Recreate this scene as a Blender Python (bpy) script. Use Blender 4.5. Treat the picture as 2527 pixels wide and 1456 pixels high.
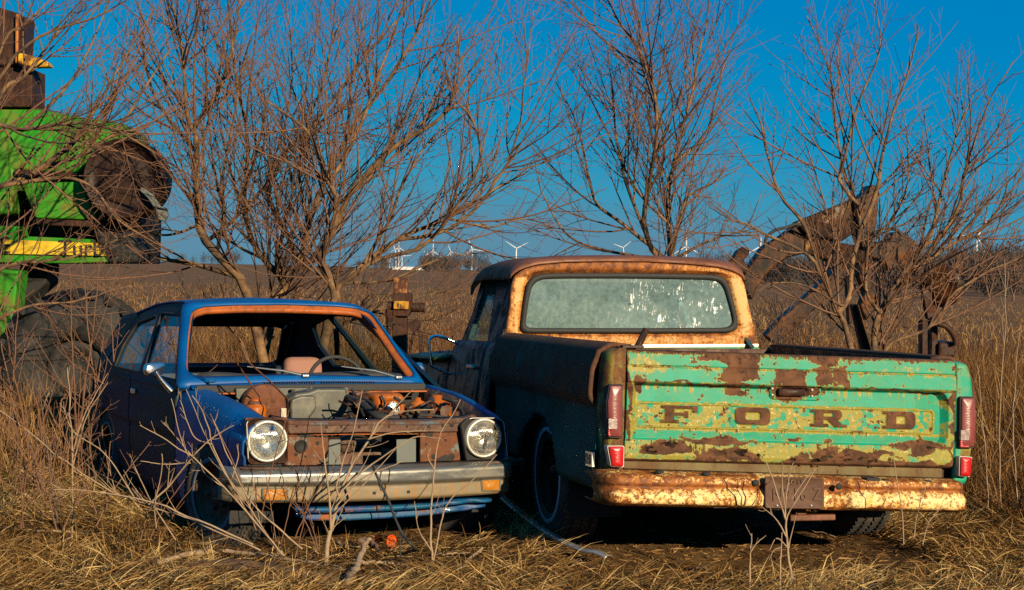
import bpy, math, random
import numpy as np
from mathutils import Matrix, Vector
for o in list(bpy.data.objects): bpy.data.objects.remove(o)
SC = bpy.context.scene
RNG = np.random.default_rng(7)
random.seed(7)
# ------------------------------------------------------------------ camera
# the photograph is measured in units of a 2526 x 1456 view of it
FPX, CX, CY, EYE = 4013.7, 1263.0, 728.0, 1.5725
PITCH, ROLL = -0.0150, -0.0239
def rot(yaw=0, pitch=0, roll=0):
    cy, sy, cp, sp, cr, sr = math.cos(yaw), math.sin(yaw), math.cos(pitch), math.sin(pitch), math.cos(roll), math.sin(roll)
    return (np.array([[cy, -sy, 0], [sy, cy, 0], [0, 0, 1]]) @ np.array([[1, 0, 0], [0, cp, -sp], [0, sp, cp]])
            @ np.array([[cr, 0, sr], [0, 1, 0], [-sr, 0, cr]]))
RC = rot(0, PITCH, ROLL)
cam = bpy.data.cameras.new('camera'); camo = bpy.data.objects.new('camera', cam); SC.collection.objects.link(camo)
cam.sensor_width = 36; cam.lens = FPX / 2526 * 36; cam.clip_start = .1; cam.clip_end = 60000
r_, f_, u_ = RC[:, 0], RC[:, 1], RC[:, 2]
camo.matrix_world = Matrix(((r_[0], u_[0], -f_[0], 0), (r_[1], u_[1], -f_[1], 0), (r_[2], u_[2], -f_[2], EYE), (0, 0, 0, 1)))
SC.camera = camo
# ------------------------------------------------------------------ light
SUN_AZ, SUN_EL = math.radians(31), math.radians(18)   # azimuth to the right of straight behind the camera
S = Vector((math.sin(SUN_AZ) * math.cos(SUN_EL), -math.cos(SUN_AZ) * math.cos(SUN_EL), math.sin(SUN_EL)))
sun = bpy.data.lights.new('sun', 'SUN'); suno = bpy.data.objects.new('sun', sun); SC.collection.objects.link(suno)
sun.energy = 5.0; sun.angle = math.radians(.5); sun.color = (1, .80, .53)
suno.rotation_euler = S.to_track_quat('Z', 'Y').to_euler()
W = bpy.data.worlds.new('World'); SC.world = W; W.use_nodes = True
nt = W.node_tree; nt.nodes.clear()
sky = nt.nodes.new('ShaderNodeTexSky'); sky.sky_type = 'NISHITA'; sky.sun_disc = False
sky.sun_elevation = SUN_EL; sky.sun_rotation = math.atan2(S.x, S.y); sky.air_density = 1.0; sky.dust_density = 0; sky.ozone_density = 6; sky.altitude = 800
bg = nt.nodes.new('ShaderNodeBackground'); bg.inputs[1].default_value = .10
ow = nt.nodes.new('ShaderNodeOutputWorld')
# the photograph's polarised, heavily saturated sky: the Nishita gradient is graded from deep to hazy blue
sep = nt.nodes.new('ShaderNodeSeparateColor'); mr = nt.nodes.new('ShaderNodeMapRange'); mr.inputs[1].default_value = 1.5; mr.inputs[2].default_value = 5.2
rp = nt.nodes.new('ShaderNodeValToRGB'); e = rp.color_ramp.elements
e[0].position = 0; e[0].color = (.0, .215, .52, 1); e[1].position = 1; e[1].color = (.105, .265, .38, 1)
for p_, c_ in ((.28, (.002, .285, .54, 1)), (.62, (.04, .31, .48, 1)), (.86, (.09, .27, .40, 1))):
    x_ = rp.color_ramp.elements.new(p_); x_.color = c_
ten = nt.nodes.new('ShaderNodeVectorMath'); ten.operation = 'SCALE'; ten.inputs['Scale'].default_value = 4.55
nt.links.new(sky.outputs[0], sep.inputs[0]); nt.links.new(sep.outputs[0], mr.inputs[0]); nt.links.new(mr.outputs[0], rp.inputs[0]); nt.links.new(rp.outputs[0], ten.inputs[0]); nt.links.new(ten.outputs[0], bg.inputs[0]); nt.links.new(bg.outputs[0], ow.inputs[0])
SC.view_settings.view_transform = 'Standard'; SC.view_settings.look = 'None'; SC.view_settings.exposure = 1.15; SC.view_settings.gamma = 1
SC.cycles.max_bounces = 6; SC.cycles.transparent_max_bounces = 12; SC.cycles.caustics_reflective = False; SC.cycles.caustics_refractive = False
SC.cycles.sample_clamp_indirect = 4
SC.cycles.use_denoising = False

# ------------------------------------------------------------------ frames: pixel -> point on a real plane
class Frame:
    def __init__(s, loc=(0, 0, 0), yaw=0, pitch=0, roll=0):
        s.R = rot(yaw, pitch, roll); s.t = np.array(loc, float)
    def onp(s, px, p0, n):
        d = RC @ np.array([(px[0] - CX) / FPX, 1, -(px[1] - CY) / FPX])
        d = s.R.T @ d; o = s.R.T @ (np.array([0, 0, EYE]) - s.t)
        p0 = np.array(p0, float); n = np.array(n, float)
        return o + d * ((p0 - o) @ n) / (d @ n)
    def on(s, px, ax, v):
        n = [0, 0, 0]; n['xyz'.index(ax)] = 1; p = [0, 0, 0]; p['xyz'.index(ax)] = v
        return s.onp(px, p, n)
    def mat(s):
        R, t = s.R, s.t
        return Matrix([[*R[0], t[0]], [*R[1], t[1]], [*R[2], t[2]], [0, 0, 0, 1]])
WF = Frame()
# zoomed crops of the photograph: crop coordinates -> view units
def crop(x0, y0, sc): return lambda x, y: ((x0 + x / sc) * .65781, (y0 + y / sc) * .65781)
c8 = crop(2200, 1250, 1.5409); c7 = crop(1600, 900, 1.9438); c6 = crop(1300, 850, 2.4263); c1b = crop(2600, 600, 1.8202)
d1 = crop(0, 0, 1.9415); d2 = crop(0, 700, 2.08); d3 = crop(0, 1400, 1.7908); d4 = crop(500, 1080, 2.1058); d5 = crop(800, 1400, 1.7908)
d6 = crop(850, 1430, 2.2973); d7 = crop(1000, 0, 2.08); c5b = crop(2400, 1700, 1.7549); c2b = crop(1900, 0, 1.3026); c4b = crop(1700, 1500, 2.0414)

# ------------------------------------------------------------------ objects
def link(o, parent=None):
    SC.collection.objects.link(o)
    if parent is not None: o.parent = parent
    return o
def tag(o, label=None, cat=None, group=None, kind=None):
    if label: o['label'] = label
    if cat: o['category'] = cat
    if group: o['group'] = group
    if kind: o['kind'] = kind
    return o
def thing(name, label, cat, loc=(0, 0, 0), frame=None, group=None):
    o = bpy.data.objects.new(name, None); link(o)
    if frame is not None: o.matrix_world = frame.mat()
    else: o.location = loc
    o.empty_display_size = .1
    return tag(o, label, cat, group)
def npmesh(name, V, Q, mat, parent=None, smooth=True, attrs=None):
    V = np.asarray(V, np.float32).reshape(-1, 3); Q = np.asarray(Q, np.int32)
    me = bpy.data.meshes.new(name); k = Q.shape[1]
    me.vertices.add(len(V)); me.vertices.foreach_set('co', V.ravel())
    me.loops.add(Q.size); me.loops.foreach_set('vertex_index', Q.ravel())
    me.polygons.add(len(Q)); me.polygons.foreach_set('loop_start', np.arange(0, Q.size, k, dtype=np.int32))
    me.update(calc_edges=True); me.validate()
    if smooth: me.polygons.foreach_set('use_smooth', np.ones(len(me.polygons), bool))
    for a, v in (attrs or {}).items():
        at = me.attributes.new(a, 'FLOAT', 'POINT'); at.data.foreach_set('value', np.asarray(v, np.float32).ravel())
    me.materials.append(mat)
    o = bpy.data.objects.new(name, me); link(o, parent); return o
class MB:
    def __init__(s): s.v = []; s.f = []; s.sm = []
    def add(s, vs, fs, smooth=False):
        b = len(s.v); s.v += [tuple(map(float, p)) for p in vs]; s.f += [tuple(b + i for i in f) for f in fs]; s.sm += [smooth] * len(fs); return s
    def prism(s, pts, vec):   # planar polygon pushed along vec
        pts = [np.array(p, float) for p in pts]; n = len(pts); vec = np.array(vec, float)
        vs = pts + [p + vec for p in pts]
        return s.add(vs, [tuple(range(n)), tuple(range(2 * n - 1, n - 1, -1))] + [(i, n + i, n + (i + 1) % n, (i + 1) % n) for i in range(n)])
    def box(s, c, d, R=None):
        c = np.array(c, float); h = np.array(d, float) / 2
        R = np.eye(3) if R is None else R
        vs = [c + R @ (h * np.array(k)) for k in ((-1, -1, -1), (1, -1, -1), (1, 1, -1), (-1, 1, -1), (-1, -1, 1), (1, -1, 1), (1, 1, 1), (-1, 1, 1))]
        return s.add(vs, [(0, 3, 2, 1), (4, 5, 6, 7), (0, 1, 5, 4), (1, 2, 6, 5), (2, 3, 7, 6), (3, 0, 4, 7)])
    def tube(s, pts, r, n=8, cap=True):
        pts = np.array(pts, float); r = np.broadcast_to(np.array(r, float), (len(pts),))
        T = np.gradient(pts, axis=0); T /= np.linalg.norm(T, axis=1)[:, None] + 1e-12
        ref = np.array([0, 0, 1.]) if abs(T[0][2]) < .8 else np.array([1., 0, 0])
        vs = []
        u = np.cross(T[0], ref); u /= np.linalg.norm(u)
        for i, p in enumerate(pts):
            u = u - T[i] * (u @ T[i]); u /= np.linalg.norm(u); w = np.cross(T[i], u)
            for k in range(n):
                a = 2 * math.pi * k / n; vs.append(p + r[i] * (math.cos(a) * u + math.sin(a) * w))
        m = len(pts)
        fs = [(i * n + k, i * n + (k + 1) % n, (i + 1) * n + (k + 1) % n, (i + 1) * n + k) for i in range(m - 1) for k in range(n)]
        s.add(vs, fs, True)
        if cap: s.add(vs[:n], [tuple(range(n - 1, -1, -1))]); s.add(vs[-n:], [tuple(range(n))])
        return s
    def lathe(s, prof, c, ax, n=32, smooth=True):  # prof: (radius, along) pairs about axis ax through c
        ax = np.array(ax, float); ax /= np.linalg.norm(ax); c = np.array(c, float)
        u = np.cross(ax, [0, 0, 1.]) if abs(ax[2]) < .9 else np.cross(ax, [1., 0, 0]); u /= np.linalg.norm(u); w = np.cross(ax, u)
        vs = [c + ax * h + r * (math.cos(2 * math.pi * k / n) * u + math.sin(2 * math.pi * k / n) * w) for r, h in prof for k in range(n)]
        m = len(prof)
        return s.add(vs, [(i * n + k, i * n + (k + 1) % n, (i + 1) * n + (k + 1) % n, (i + 1) * n + k) for i in range(m - 1) for k in range(n)], smooth)
    def grid(s, P, smooth=True, flip=False):
        P = np.asarray(P, float); m, n = P.shape[:2]
        fs = [(i * n + j, i * n + j + 1, (i + 1) * n + j + 1, (i + 1) * n + j) for i in range(m - 1) for j in range(n - 1)]
        return s.add(P.reshape(-1, 3), fs, smooth)
    def loft(s, loops, smooth=True, close=False, cap=False):
        n = len(loops[0]); vs = [p for L in loops for p in L]; m = len(loops)
        fs = [(i * n + k, i * n + (k + 1) % n, (i + 1) * n + (k + 1) % n, (i + 1) * n + k) for i in range(m - 1) for k in range(n)]
        if close: fs += [((m - 1) * n + k, (m - 1) * n + (k + 1) % n, (k + 1) % n, k) for k in range(n)]
        s.add(vs, fs, smooth)
        if cap: s.add(loops[-1], [tuple(range(n))])
        return s
    def build(s, name, mat, parent=None, solid=0, bevel=0, sub=0, weld=True):
        me = bpy.data.meshes.new(name); me.from_pydata(s.v, [], s.f); me.polygons.foreach_set('use_smooth', s.sm); me.materials.append(mat)
        me.update()
        o = bpy.data.objects.new(name, me); link(o, parent)
        if solid:
            m = o.modifiers.new('s', 'SOLIDIFY'); m.thickness = abs(solid); m.offset = -1 if solid > 0 else 1
        if bevel:
            m = o.modifiers.new('b', 'BEVEL'); m.width = bevel; m.segments = 2; m.limit_method = 'ANGLE'; m.angle_limit = math.radians(35)
            me.polygons.foreach_set('use_smooth', [True] * len(me.polygons))
            m.harden_normals = True
        if sub:
            m = o.modifiers.new('u', 'SUBSURF'); m.levels = m.render_levels = sub
        return o
def resample(pts, n, closed=True):
    P = np.array(pts, float)
    if closed: P = np.vstack([P, P[:1]])
    L = np.concatenate([[0], np.cumsum(np.linalg.norm(np.diff(P, axis=0), axis=1))])
    t = np.linspace(0, L[-1], n + 1)[:-1] if closed else np.linspace(0, L[-1], n)
    return np.stack([np.interp(t, L, P[:, k]) for k in range(P.shape[1])], 1)
def roundpoly(pts, r, seg=5):   # 2D polygon with rounded corners, same number of points per corner
    out = []; n = len(pts); P = [np.array(p, float) for p in pts]
    rr = r if hasattr(r, '__len__') else [r] * n
    for i in range(n):
        a, b, c = P[i - 1], P[i], P[(i + 1) % n]
        d1_ = (a - b); d2_ = (c - b); l1 = np.linalg.norm(d1_); l2 = np.linalg.norm(d2_); q = min(rr[i], l1 * .49, l2 * .49)
        s0 = b + d1_ / l1 * q; s1 = b + d2_ / l2 * q
        for k in range(seg + 1):
            t = k / seg; out.append((1 - t) ** 2 * s0 + 2 * t * (1 - t) * b + t * t * s1)
    return out
def spline(pts, n):
    P = np.array(pts, float); m = len(P)
    Q = np.vstack([2 * P[0] - P[1], P, 2 * P[-1] - P[-2]]); out = []
    for t in np.linspace(0, m - 1 - 1e-6, n):
        i = int(t); f = t - i; a, b, c, d = Q[i], Q[i + 1], Q[i + 2], Q[i + 3]
        out.append(.5 * ((2 * b) + (c - a) * f + (2 * a - 5 * b + 4 * c - d) * f * f + (3 * b - a - 3 * c + d) * f ** 3))
    return np.array(out)
# value noise in numpy for relief and wear maps
def vnoise(x, y, seed=0):
    xi = np.floor(x).astype(int); yi = np.floor(y).astype(int); fx = x - xi; fy = y - yi
    fx = fx * fx * (3 - 2 * fx); fy = fy * fy * (3 - 2 * fy)
    def h(a, b):
        v = np.sin(a * 127.1 + b * 311.7 + seed * 74.7) * 43758.5453; return v - np.floor(v)
    return (h(xi, yi) * (1 - fx) + h(xi + 1, yi) * fx) * (1 - fy) + (h(xi, yi + 1) * (1 - fx) + h(xi + 1, yi + 1) * fx) * fy
def fbm(x, y, o=5, seed=0):
    s = 0; a = .5; t = 0
    for i in range(o): s = s + a * vnoise(x * 2 ** i, y * 2 ** i, seed + i * 13); t += a; a *= .5
    return s / t

# ------------------------------------------------------------------ materials
ALB = .54      # one factor on every measured base colour, matched to the exposure
class NT:
    def __init__(s, name):
        s.m = bpy.data.materials.new(name); s.m.use_nodes = True; s.t = s.m.node_tree; s.t.nodes.clear()
        s.out = s.n('ShaderNodeOutputMaterial'); s.co = s.n('ShaderNodeTexCoord').outputs['Object']
    def n(s, k): return s.t.nodes.new(k)
    def l(s, a, b):
        if isinstance(a, (int, float)): b.default_value = a
        elif isinstance(a, tuple): b.default_value = (*a, 1)[:4] if len(a) == 3 and b.type == 'RGBA' else a
        else: s.t.links.new(a, b)
    def noise(s, sc, det=6, rough=.6, scale=(1, 1, 1), off=(0, 0, 0), dist=0, vec=None):
        n = s.n('ShaderNodeTexNoise'); n.inputs['Scale'].default_value = sc; n.inputs['Detail'].default_value = det; n.inputs['Roughness'].default_value = rough; n.inputs['Distortion'].default_value = dist
        mp = s.n('ShaderNodeMapping'); mp.inputs['Scale'].default_value = scale; mp.inputs['Location'].default_value = off
        s.l(vec if vec is not None else s.co, mp.inputs[0]); s.l(mp.outputs[0], n.inputs['Vector']); return n.outputs['Fac']
    def voro(s, sc, scale=(1, 1, 1), feat='F1'):
        n = s.n('ShaderNodeTexVoronoi'); n.feature = feat; n.inputs['Scale'].default_value = sc
        mp = s.n('ShaderNodeMapping'); mp.inputs['Scale'].default_value = scale
        s.l(s.co, mp.inputs[0]); s.l(mp.outputs[0], n.inputs['Vector']); return n.outputs['Distance']
    def math(s, op, a, b=0, c=0, clamp=False):
        n = s.n('ShaderNodeMath'); n.operation = op; n.use_clamp = clamp
        s.l(a, n.inputs[0]); s.l(b, n.inputs[1]); s.l(c, n.inputs[2]); return n.outputs[0]
    def step(s, v, lo, hi):
        n = s.n('ShaderNodeMapRange'); n.clamp = True; n.interpolation_type = 'SMOOTHSTEP'
        s.l(v, n.inputs[0]); n.inputs[1].default_value = lo; n.inputs[2].default_value = hi; return n.outputs[0]
    def mix(s, f, a, b):
        n = s.n('ShaderNodeMix'); n.data_type = 'RGBA'; s.l(f, n.inputs[0]); s.l(a, n.inputs[6]); s.l(b, n.inputs[7]); return n.outputs[2]
    def attr(s, name):
        n = s.n('ShaderNodeAttribute'); n.attribute_name = name; return n.outputs['Fac']
    def bump(s, h, st=.3, d=.01):
        n = s.n('ShaderNodeBump'); n.inputs['Strength'].default_value = st; n.inputs['Distance'].default_value = d; s.l(h, n.inputs['Height']); return n.outputs[0]
    def bsdf(s, col, rough=.6, metal=0, spec=.4, normal=None, alpha=1, trans=0, coat=0):
        b = s.n('ShaderNodeBsdfPrincipled')
        if not (isinstance(metal, (int, float)) and metal > .5) and not isinstance(col, tuple):
            vm = s.n('ShaderNodeVectorMath'); vm.operation = 'SCALE'; vm.inputs['Scale'].default_value = ALB; s.l(col, vm.inputs[0]); col = vm.outputs[0]
        s.l(col, b.inputs['Base Color']); s.l(rough, b.inputs['Roughness']); s.l(metal, b.inputs['Metallic'])
        b.inputs['Specular IOR Level'].default_value = spec; s.l(alpha, b.inputs['Alpha']); s.l(trans, b.inputs['Transmission Weight']); b.inputs['Coat Weight'].default_value = coat
        if normal is not None: s.l(normal, b.inputs['Normal'])
        return b.outputs[0]
    def fin(s, sh): s.l(sh, s.out.inputs[0]); return s.m
RUST1, RUST2, RUST3 = (.085, .038, .022), (.20, .07, .018), (.035, .017, .012)
def rusty(name, paint, paint2=None, amt=.5, sc=6, edge=.03, streak=.3, rust=(RUST1, RUST2), rough=.45, spots=.5, attr=None, coat=0, stretch=(6, 6, .8), metal=0, seed=0, bumpd=.004, halo_=.55):
    """painted metal worn through to rust: amt = share of the surface rusted"""
    k = NT(name); off = (seed * 3.1, seed * 1.7, seed)
    n1 = k.noise(sc, 8, .62, off=off); n2 = k.noise(sc * .9, 5, .6, scale=stretch, off=off); n3 = k.noise(sc * 11, 4, .7, off=off)
    v = k.math('ADD', k.math('MULTIPLY', n1, 1 - streak), k.math('MULTIPLY', n2, streak))
    v = k.math('ADD', v, k.math('MULTIPLY', k.math('SUBTRACT', n3, .5), .22 * spots))
    if attr: v = k.math('ADD', v, k.math('MULTIPLY', k.math('SUBTRACT', k.attr(attr), .5), 1.0))
    th = .5 + (.5 - amt) * .42
    f = k.step(v, th - edge, th + edge)
    halo = k.step(v, th - edge - .10, th + edge * .5)
    rc = k.mix(k.step(k.noise(sc * 2.3, 6, .65, off=off), .35, .65), rust[0], rust[1])
    rc = k.mix(k.step(n3, .55, .75), rc, RUST3)
    pc = k.mix(k.step(k.noise(sc * .6, 6, .6, off=(5, seed, 2)), .4, .62), paint, paint2 or tuple(c * .75 for c in paint))
    pc = k.mix(k.math('MULTIPLY', halo, halo_), pc, tuple(.5 * a + .6 * b for a, b in zip(paint, rust[1])))
    col = k.mix(f, pc, rc)
    ro = k.math('ADD', k.math('MULTIPLY', f, .85 - rough), rough)
    h = k.math('ADD', k.math('MULTIPLY', f, -.5), k.math('MULTIPLY', n3, .5))
    return k.fin(k.bsdf(col, ro, metal, .18, k.bump(h, .5, bumpd), coat=coat))
def plain(name, col, rough=.6, metal=0, var=.25, sc=20, spec=.4, coat=0, bumpd=.002, dirt=None, dirtamt=.5):
    k = NT(name); n = k.noise(sc, 6, .65)
    c = k.mix(n, tuple(x * (1 - var) for x in col), tuple(min(1, x * (1 + var)) for x in col))
    if dirt: c = k.mix(k.step(k.noise(sc * .35, 7, .65), 1 - dirtamt - .15, 1 - dirtamt + .15), c, dirt)
    return k.fin(k.bsdf(c, rough, metal, spec, k.bump(n, .4, bumpd), coat=coat))
def glass(name, tint=(.8, .9, .9), dirt=.1, dcol=(.4, .42, .36), rough=.03):
    k = NT(name)
    tr = k.n('ShaderNodeBsdfTransparent'); tr.inputs[0].default_value = (*tint, 1)
    gl = k.n('ShaderNodeBsdfGlossy'); gl.inputs['Roughness'].default_value = rough
    lw = k.n('ShaderNodeLayerWeight'); lw.inputs[0].default_value = .5
    fr = k.math('ADD', k.math('MULTIPLY', k.math('POWER', lw.outputs['Facing'], 5), .8), .05)
    m = k.n('ShaderNodeMixShader'); k.l(fr, m.inputs[0]); k.l(tr.outputs[0], m.inputs[1]); k.l(gl.outputs[0], m.inputs[2])
    df = k.n('ShaderNodeBsdfDiffuse'); k.l(k.mix(k.noise(60, 6, .7), tuple(x * .7 for x in dcol), dcol), df.inputs[0])
    m2 = k.n('ShaderNodeMixShader'); k.l(k.math('MULTIPLY', k.step(k.noise(9, 7, .7), .2, .8), dirt * 2, clamp=True), m2.inputs[0]); k.l(m.outputs[0], m2.inputs[1]); k.l(df.outputs[0], m2.inputs[2])
    return k.fin(m2.outputs[0])
M = {}
M['black_rubber'] = plain('black_rubber', (.022, .022, .022), .75, var=.4, sc=30)
M['tyre'] = plain('tyre', (.035, .034, .032), .85, var=.4, sc=12, dirt=(.13, .10, .065), dirtamt=.42)
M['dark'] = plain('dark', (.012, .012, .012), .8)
M['wiper'] = plain('wiper', (.10, .12, .14), .4, .3, .2, 30)
M['trim'] = plain('trim', (.40, .39, .35), .5, .6, .15, 30, bumpd=.0002)
M['rust'] = rusty('rust', RUST2, RUST1, .75, 9, .08)
M['darkrust'] = rusty('darkrust', (.030, .014, .010), (.018, .010, .008), .5, 7, .08, rust=((.018, .010, .008), (.09, .032, .012)))
M['chrome'] = plain('chrome', (.62, .62, .6), .24, 1, .1, 25, bumpd=.0004, dirt=(.30, .27, .22), dirtamt=.35)
M['bark'] = plain('bark', (.27, .15, .06), .85, var=.55, sc=18, bumpd=.02, dirt=(.055, .03, .018), dirtamt=.5)
M['twig'] = plain('twig', (.17, .078, .036), .7, var=.35, sc=8)
M['twig_dark'] = plain('twig_dark', (.13, .075, .05), .75, var=.4, sc=8)
M['deadwood'] = plain('deadwood', (.36, .25, .15), .8, var=.35, sc=25, dirt=(.14, .09, .055), dirtamt=.4)
M['white'] = plain('white', (.70, .71, .72), .5, var=.04)

# ================================================================== PICKUP TRUCK
TEAL, TEAL2, OLIVE, CREAM = (.004, .33, .21), (.008, .28, .15), (.22, .19, .02), (.66, .47, .21)
def m_tailgate():
    k = NT('tailgate_paint')
    n1 = k.noise(9, 8, .65); n3 = k.noise(70, 5, .7); drip = k.noise(9, 5, .6, scale=(6, 1, .7)); blot = k.noise(26, 5, .7)
    v = k.math('ADD', k.attr('rust'), k.math('MULTIPLY', k.math('SUBTRACT', n1, .5), .75))
    v = k.math('ADD', v, k.math('MULTIPLY', k.math('SUBTRACT', n3, .5), .55))
    v = k.math('ADD', v, k.math('MULTIPLY', k.math('SUBTRACT', k.noise(30, 6, .7, off=(8, 1, 4)), .5), .35))
    v = k.math('ADD', v, k.math('MULTIPLY', k.math('SUBTRACT', drip, .5), .45))
    f = k.step(v, .47, .53)
    y = k.math('ADD', k.attr('yel'), k.math('MULTIPLY', k.math('SUBTRACT', k.noise(14, 7, .7, off=(3, 1, 2)), .5), 1.1))
    y = k.math('ADD', y, k.math('MULTIPLY', k.math('SUBTRACT', drip, .5), .5))
    y = k.math('ADD', y, k.math('MULTIPLY', k.math('SUBTRACT', n3, .5), .6)); y = k.math('MAXIMUM', y, k.math('MULTIPLY', k.step(v, .30, .47), .62))
    fy = k.step(y, .44, .60)
    paint = k.mix(k.step(k.noise(5, 7, .7), .35, .65), TEAL, TEAL2); paint = k.mix(k.math('MULTIPLY', k.step(n1, .42, .62), .35), paint, (.08, .24, .09))
    yc = k.mix(k.noise(22, 6, .7), OLIVE, (.36, .32, .06))
    col = k.mix(fy, paint, yc)
    col = k.mix(k.step(blot, .66, .72), col, (.17, .10, .025))
    col = k.mix(k.step(k.math('MULTIPLY', fy, n3), .58, .64), col, (.62, .48, .22))
    f = k.math('MAXIMUM', f, k.step(k.math('ADD', k.attr('letter'), k.math('MULTIPLY', k.math('SUBTRACT', k.noise(38, 5, .7), .5), 1.1)), .42, .54))
    rc = k.mix(k.step(n1, .38, .62), (.085, .040, .022), (.17, .075, .035))
    rc = k.mix(k.step(blot, .52, .62), rc, (.055, .026, .016))
    col = k.mix(f, col, rc)
    col = k.mix(k.attr('hole'), col, (.006, .005, .004))
    h = k.math('ADD', k.math('MULTIPLY', f, -.6), k.math('MULTIPLY', n3, .4))
    return k.fin(k.bsdf(col, k.math('ADD', k.math('MULTIPLY', f, .35), .5), 0, .15, k.bump(h, .6, .004)))
def m_cream(name='cream_paint', sc=10, c1=None, c2=(.72, .46, .17), s0=.10, s1=.50, pit=.60, pc=(.30, .11, .025), st_=(5, 1, .8)):
    k = NT(name)
    n1 = k.noise(sc, 8, .65); n3 = k.noise(60, 6, .75); st = k.noise(5, 6, .6, scale=st_); n4 = k.noise(22, 6, .7, off=(4, 2, 7))
    a = k.attr('rust')
    v = k.math('ADD', a, k.math('ADD', k.math('MULTIPLY', k.math('SUBTRACT', n1, .5), .9), k.math('MULTIPLY', k.math('SUBTRACT', st, .5), .5)))
    v = k.math('ADD', v, k.math('MULTIPLY', k.math('SUBTRACT', n3, .5), .5))
    stain = k.step(v, s0, s1); f = k.step(v, .44, .58)
    col = k.mix(k.step(n4, .40, .66), c1 or CREAM, c2)
    col = k.mix(k.math('MULTIPLY', stain, .85), col, (.60, .22, .03))
    sp = k.step(k.math('ADD', n3, k.math('MULTIPLY', a, .25)), pit, pit + .05)
    col = k.mix(k.math('MULTIPLY', sp, .8), col, pc)
    rc = k.mix(k.step(n4, .40, .6), (.36, .12, .022), (.13, .045, .02))
    col = k.mix(f, col, rc)
    return k.fin(k.bsdf(col, .6, 0, .15, k.bump(k.math('ADD', k.math('MULTIPLY', f, -.5), n3), .45, .003)))
M['tailgate'] = m_tailgate(); M['cream'] = m_cream()
M['truck_side_shaded'] = rusty('truck_side_shaded', (.003, .10, .085), (.003, .065, .055), .50, 5, .05, .15, attr='rust', rough=.8, bumpd=.0008, rust=((.075, .038, .024), (.14, .06, .028)), seed=3)  # teal darkened to hold the bed side's shade; the rust is wear
M['truck_post'] = rusty('truck_post', OLIVE, (.03, .34, .16), .55, 7, .06, .35, rust=((.10, .045, .022), (.19, .085, .03)), seed=5, spots=.9)
M['truck_post_green'] = rusty('truck_post_green', TEAL, (.03, .40, .18), .34, 8, .03, .3, rust=((.16, .08, .03), (.30, .26, .05)), seed=8, spots=.9)
M['bed_rust'] = rusty('bed_rust', (.14, .065, .035), (.09, .045, .03), .5, 6, .12, .3, rust=((.10, .045, .03), (.06, .03, .022)))
M['truck_roof'] = rusty('truck_roof', (.22, .09, .05), (.10, .04, .035), .45, 4, .15, .3, rust=((.09, .04, .035), (.25, .09, .03)), rough=.4)
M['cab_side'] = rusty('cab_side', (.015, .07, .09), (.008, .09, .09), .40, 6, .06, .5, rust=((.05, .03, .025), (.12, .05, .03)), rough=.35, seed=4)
M['bumper_cream'] = m_cream('bumper_paint', 15, (.92, .74, .36), (.80, .50, .13), .24, .52, .585, (.13, .042, .012), (1.2, 1, 6))
M['plate_rust'] = plain('plate_rust', (.115, .055, .030), .8, var=.4, sc=40, bumpd=.003)
M['lip'] = rusty('lip', (.52, .24, .04), (.40, .30, .06), .5, 12, .1, .3, rust=(RUST2, (.3, .1, .02)))
def m_lens(name, c, c2):
    k = NT(name); n = k.noise(14, 6, .7); w = k.noise(40, 3, .5, scale=(1, 1, 8))
    return k.fin(k.bsdf(k.mix(n, c, c2), .32, 0, .5, k.bump(w, .5, .002), coat=.3))
M['lens_faded'] = m_lens('lens_faded', (.19, .012, .012), (.27, .09, .08))
M['lens_red'] = m_lens('lens_red', (.62, .006, .008), (.42, .01, .01))
M['lens_clear'] = m_lens('lens_clear', (.34, .26, .23), (.2, .12, .11))
M['lens_amber'] = m_lens('lens_amber', (.60, .24, .008), (.42, .16, .008))
M['whitewall'] = plain('whitewall', (.50, .60, .68), .6, var=.15, sc=20)
M['whitewall_shaded'] = plain('whitewall_shaded', (.12, .16, .20), .7, var=.3, sc=20)  # car's whitewall darkened, wheel arch shade put into its colour
M['truck_glass'] = glass('truck_glass', (.6, .75, .75), .12)

TF = Frame((1.374, 7.944, .005), .247, -.038, -.007)
truck = thing('pickup_truck', 'rusty teal pickup truck with cream cab, seen from behind', 'pickup truck', frame=TF)
def tl(p, y=0.): return TF.on(p, 'y', y)
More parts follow.
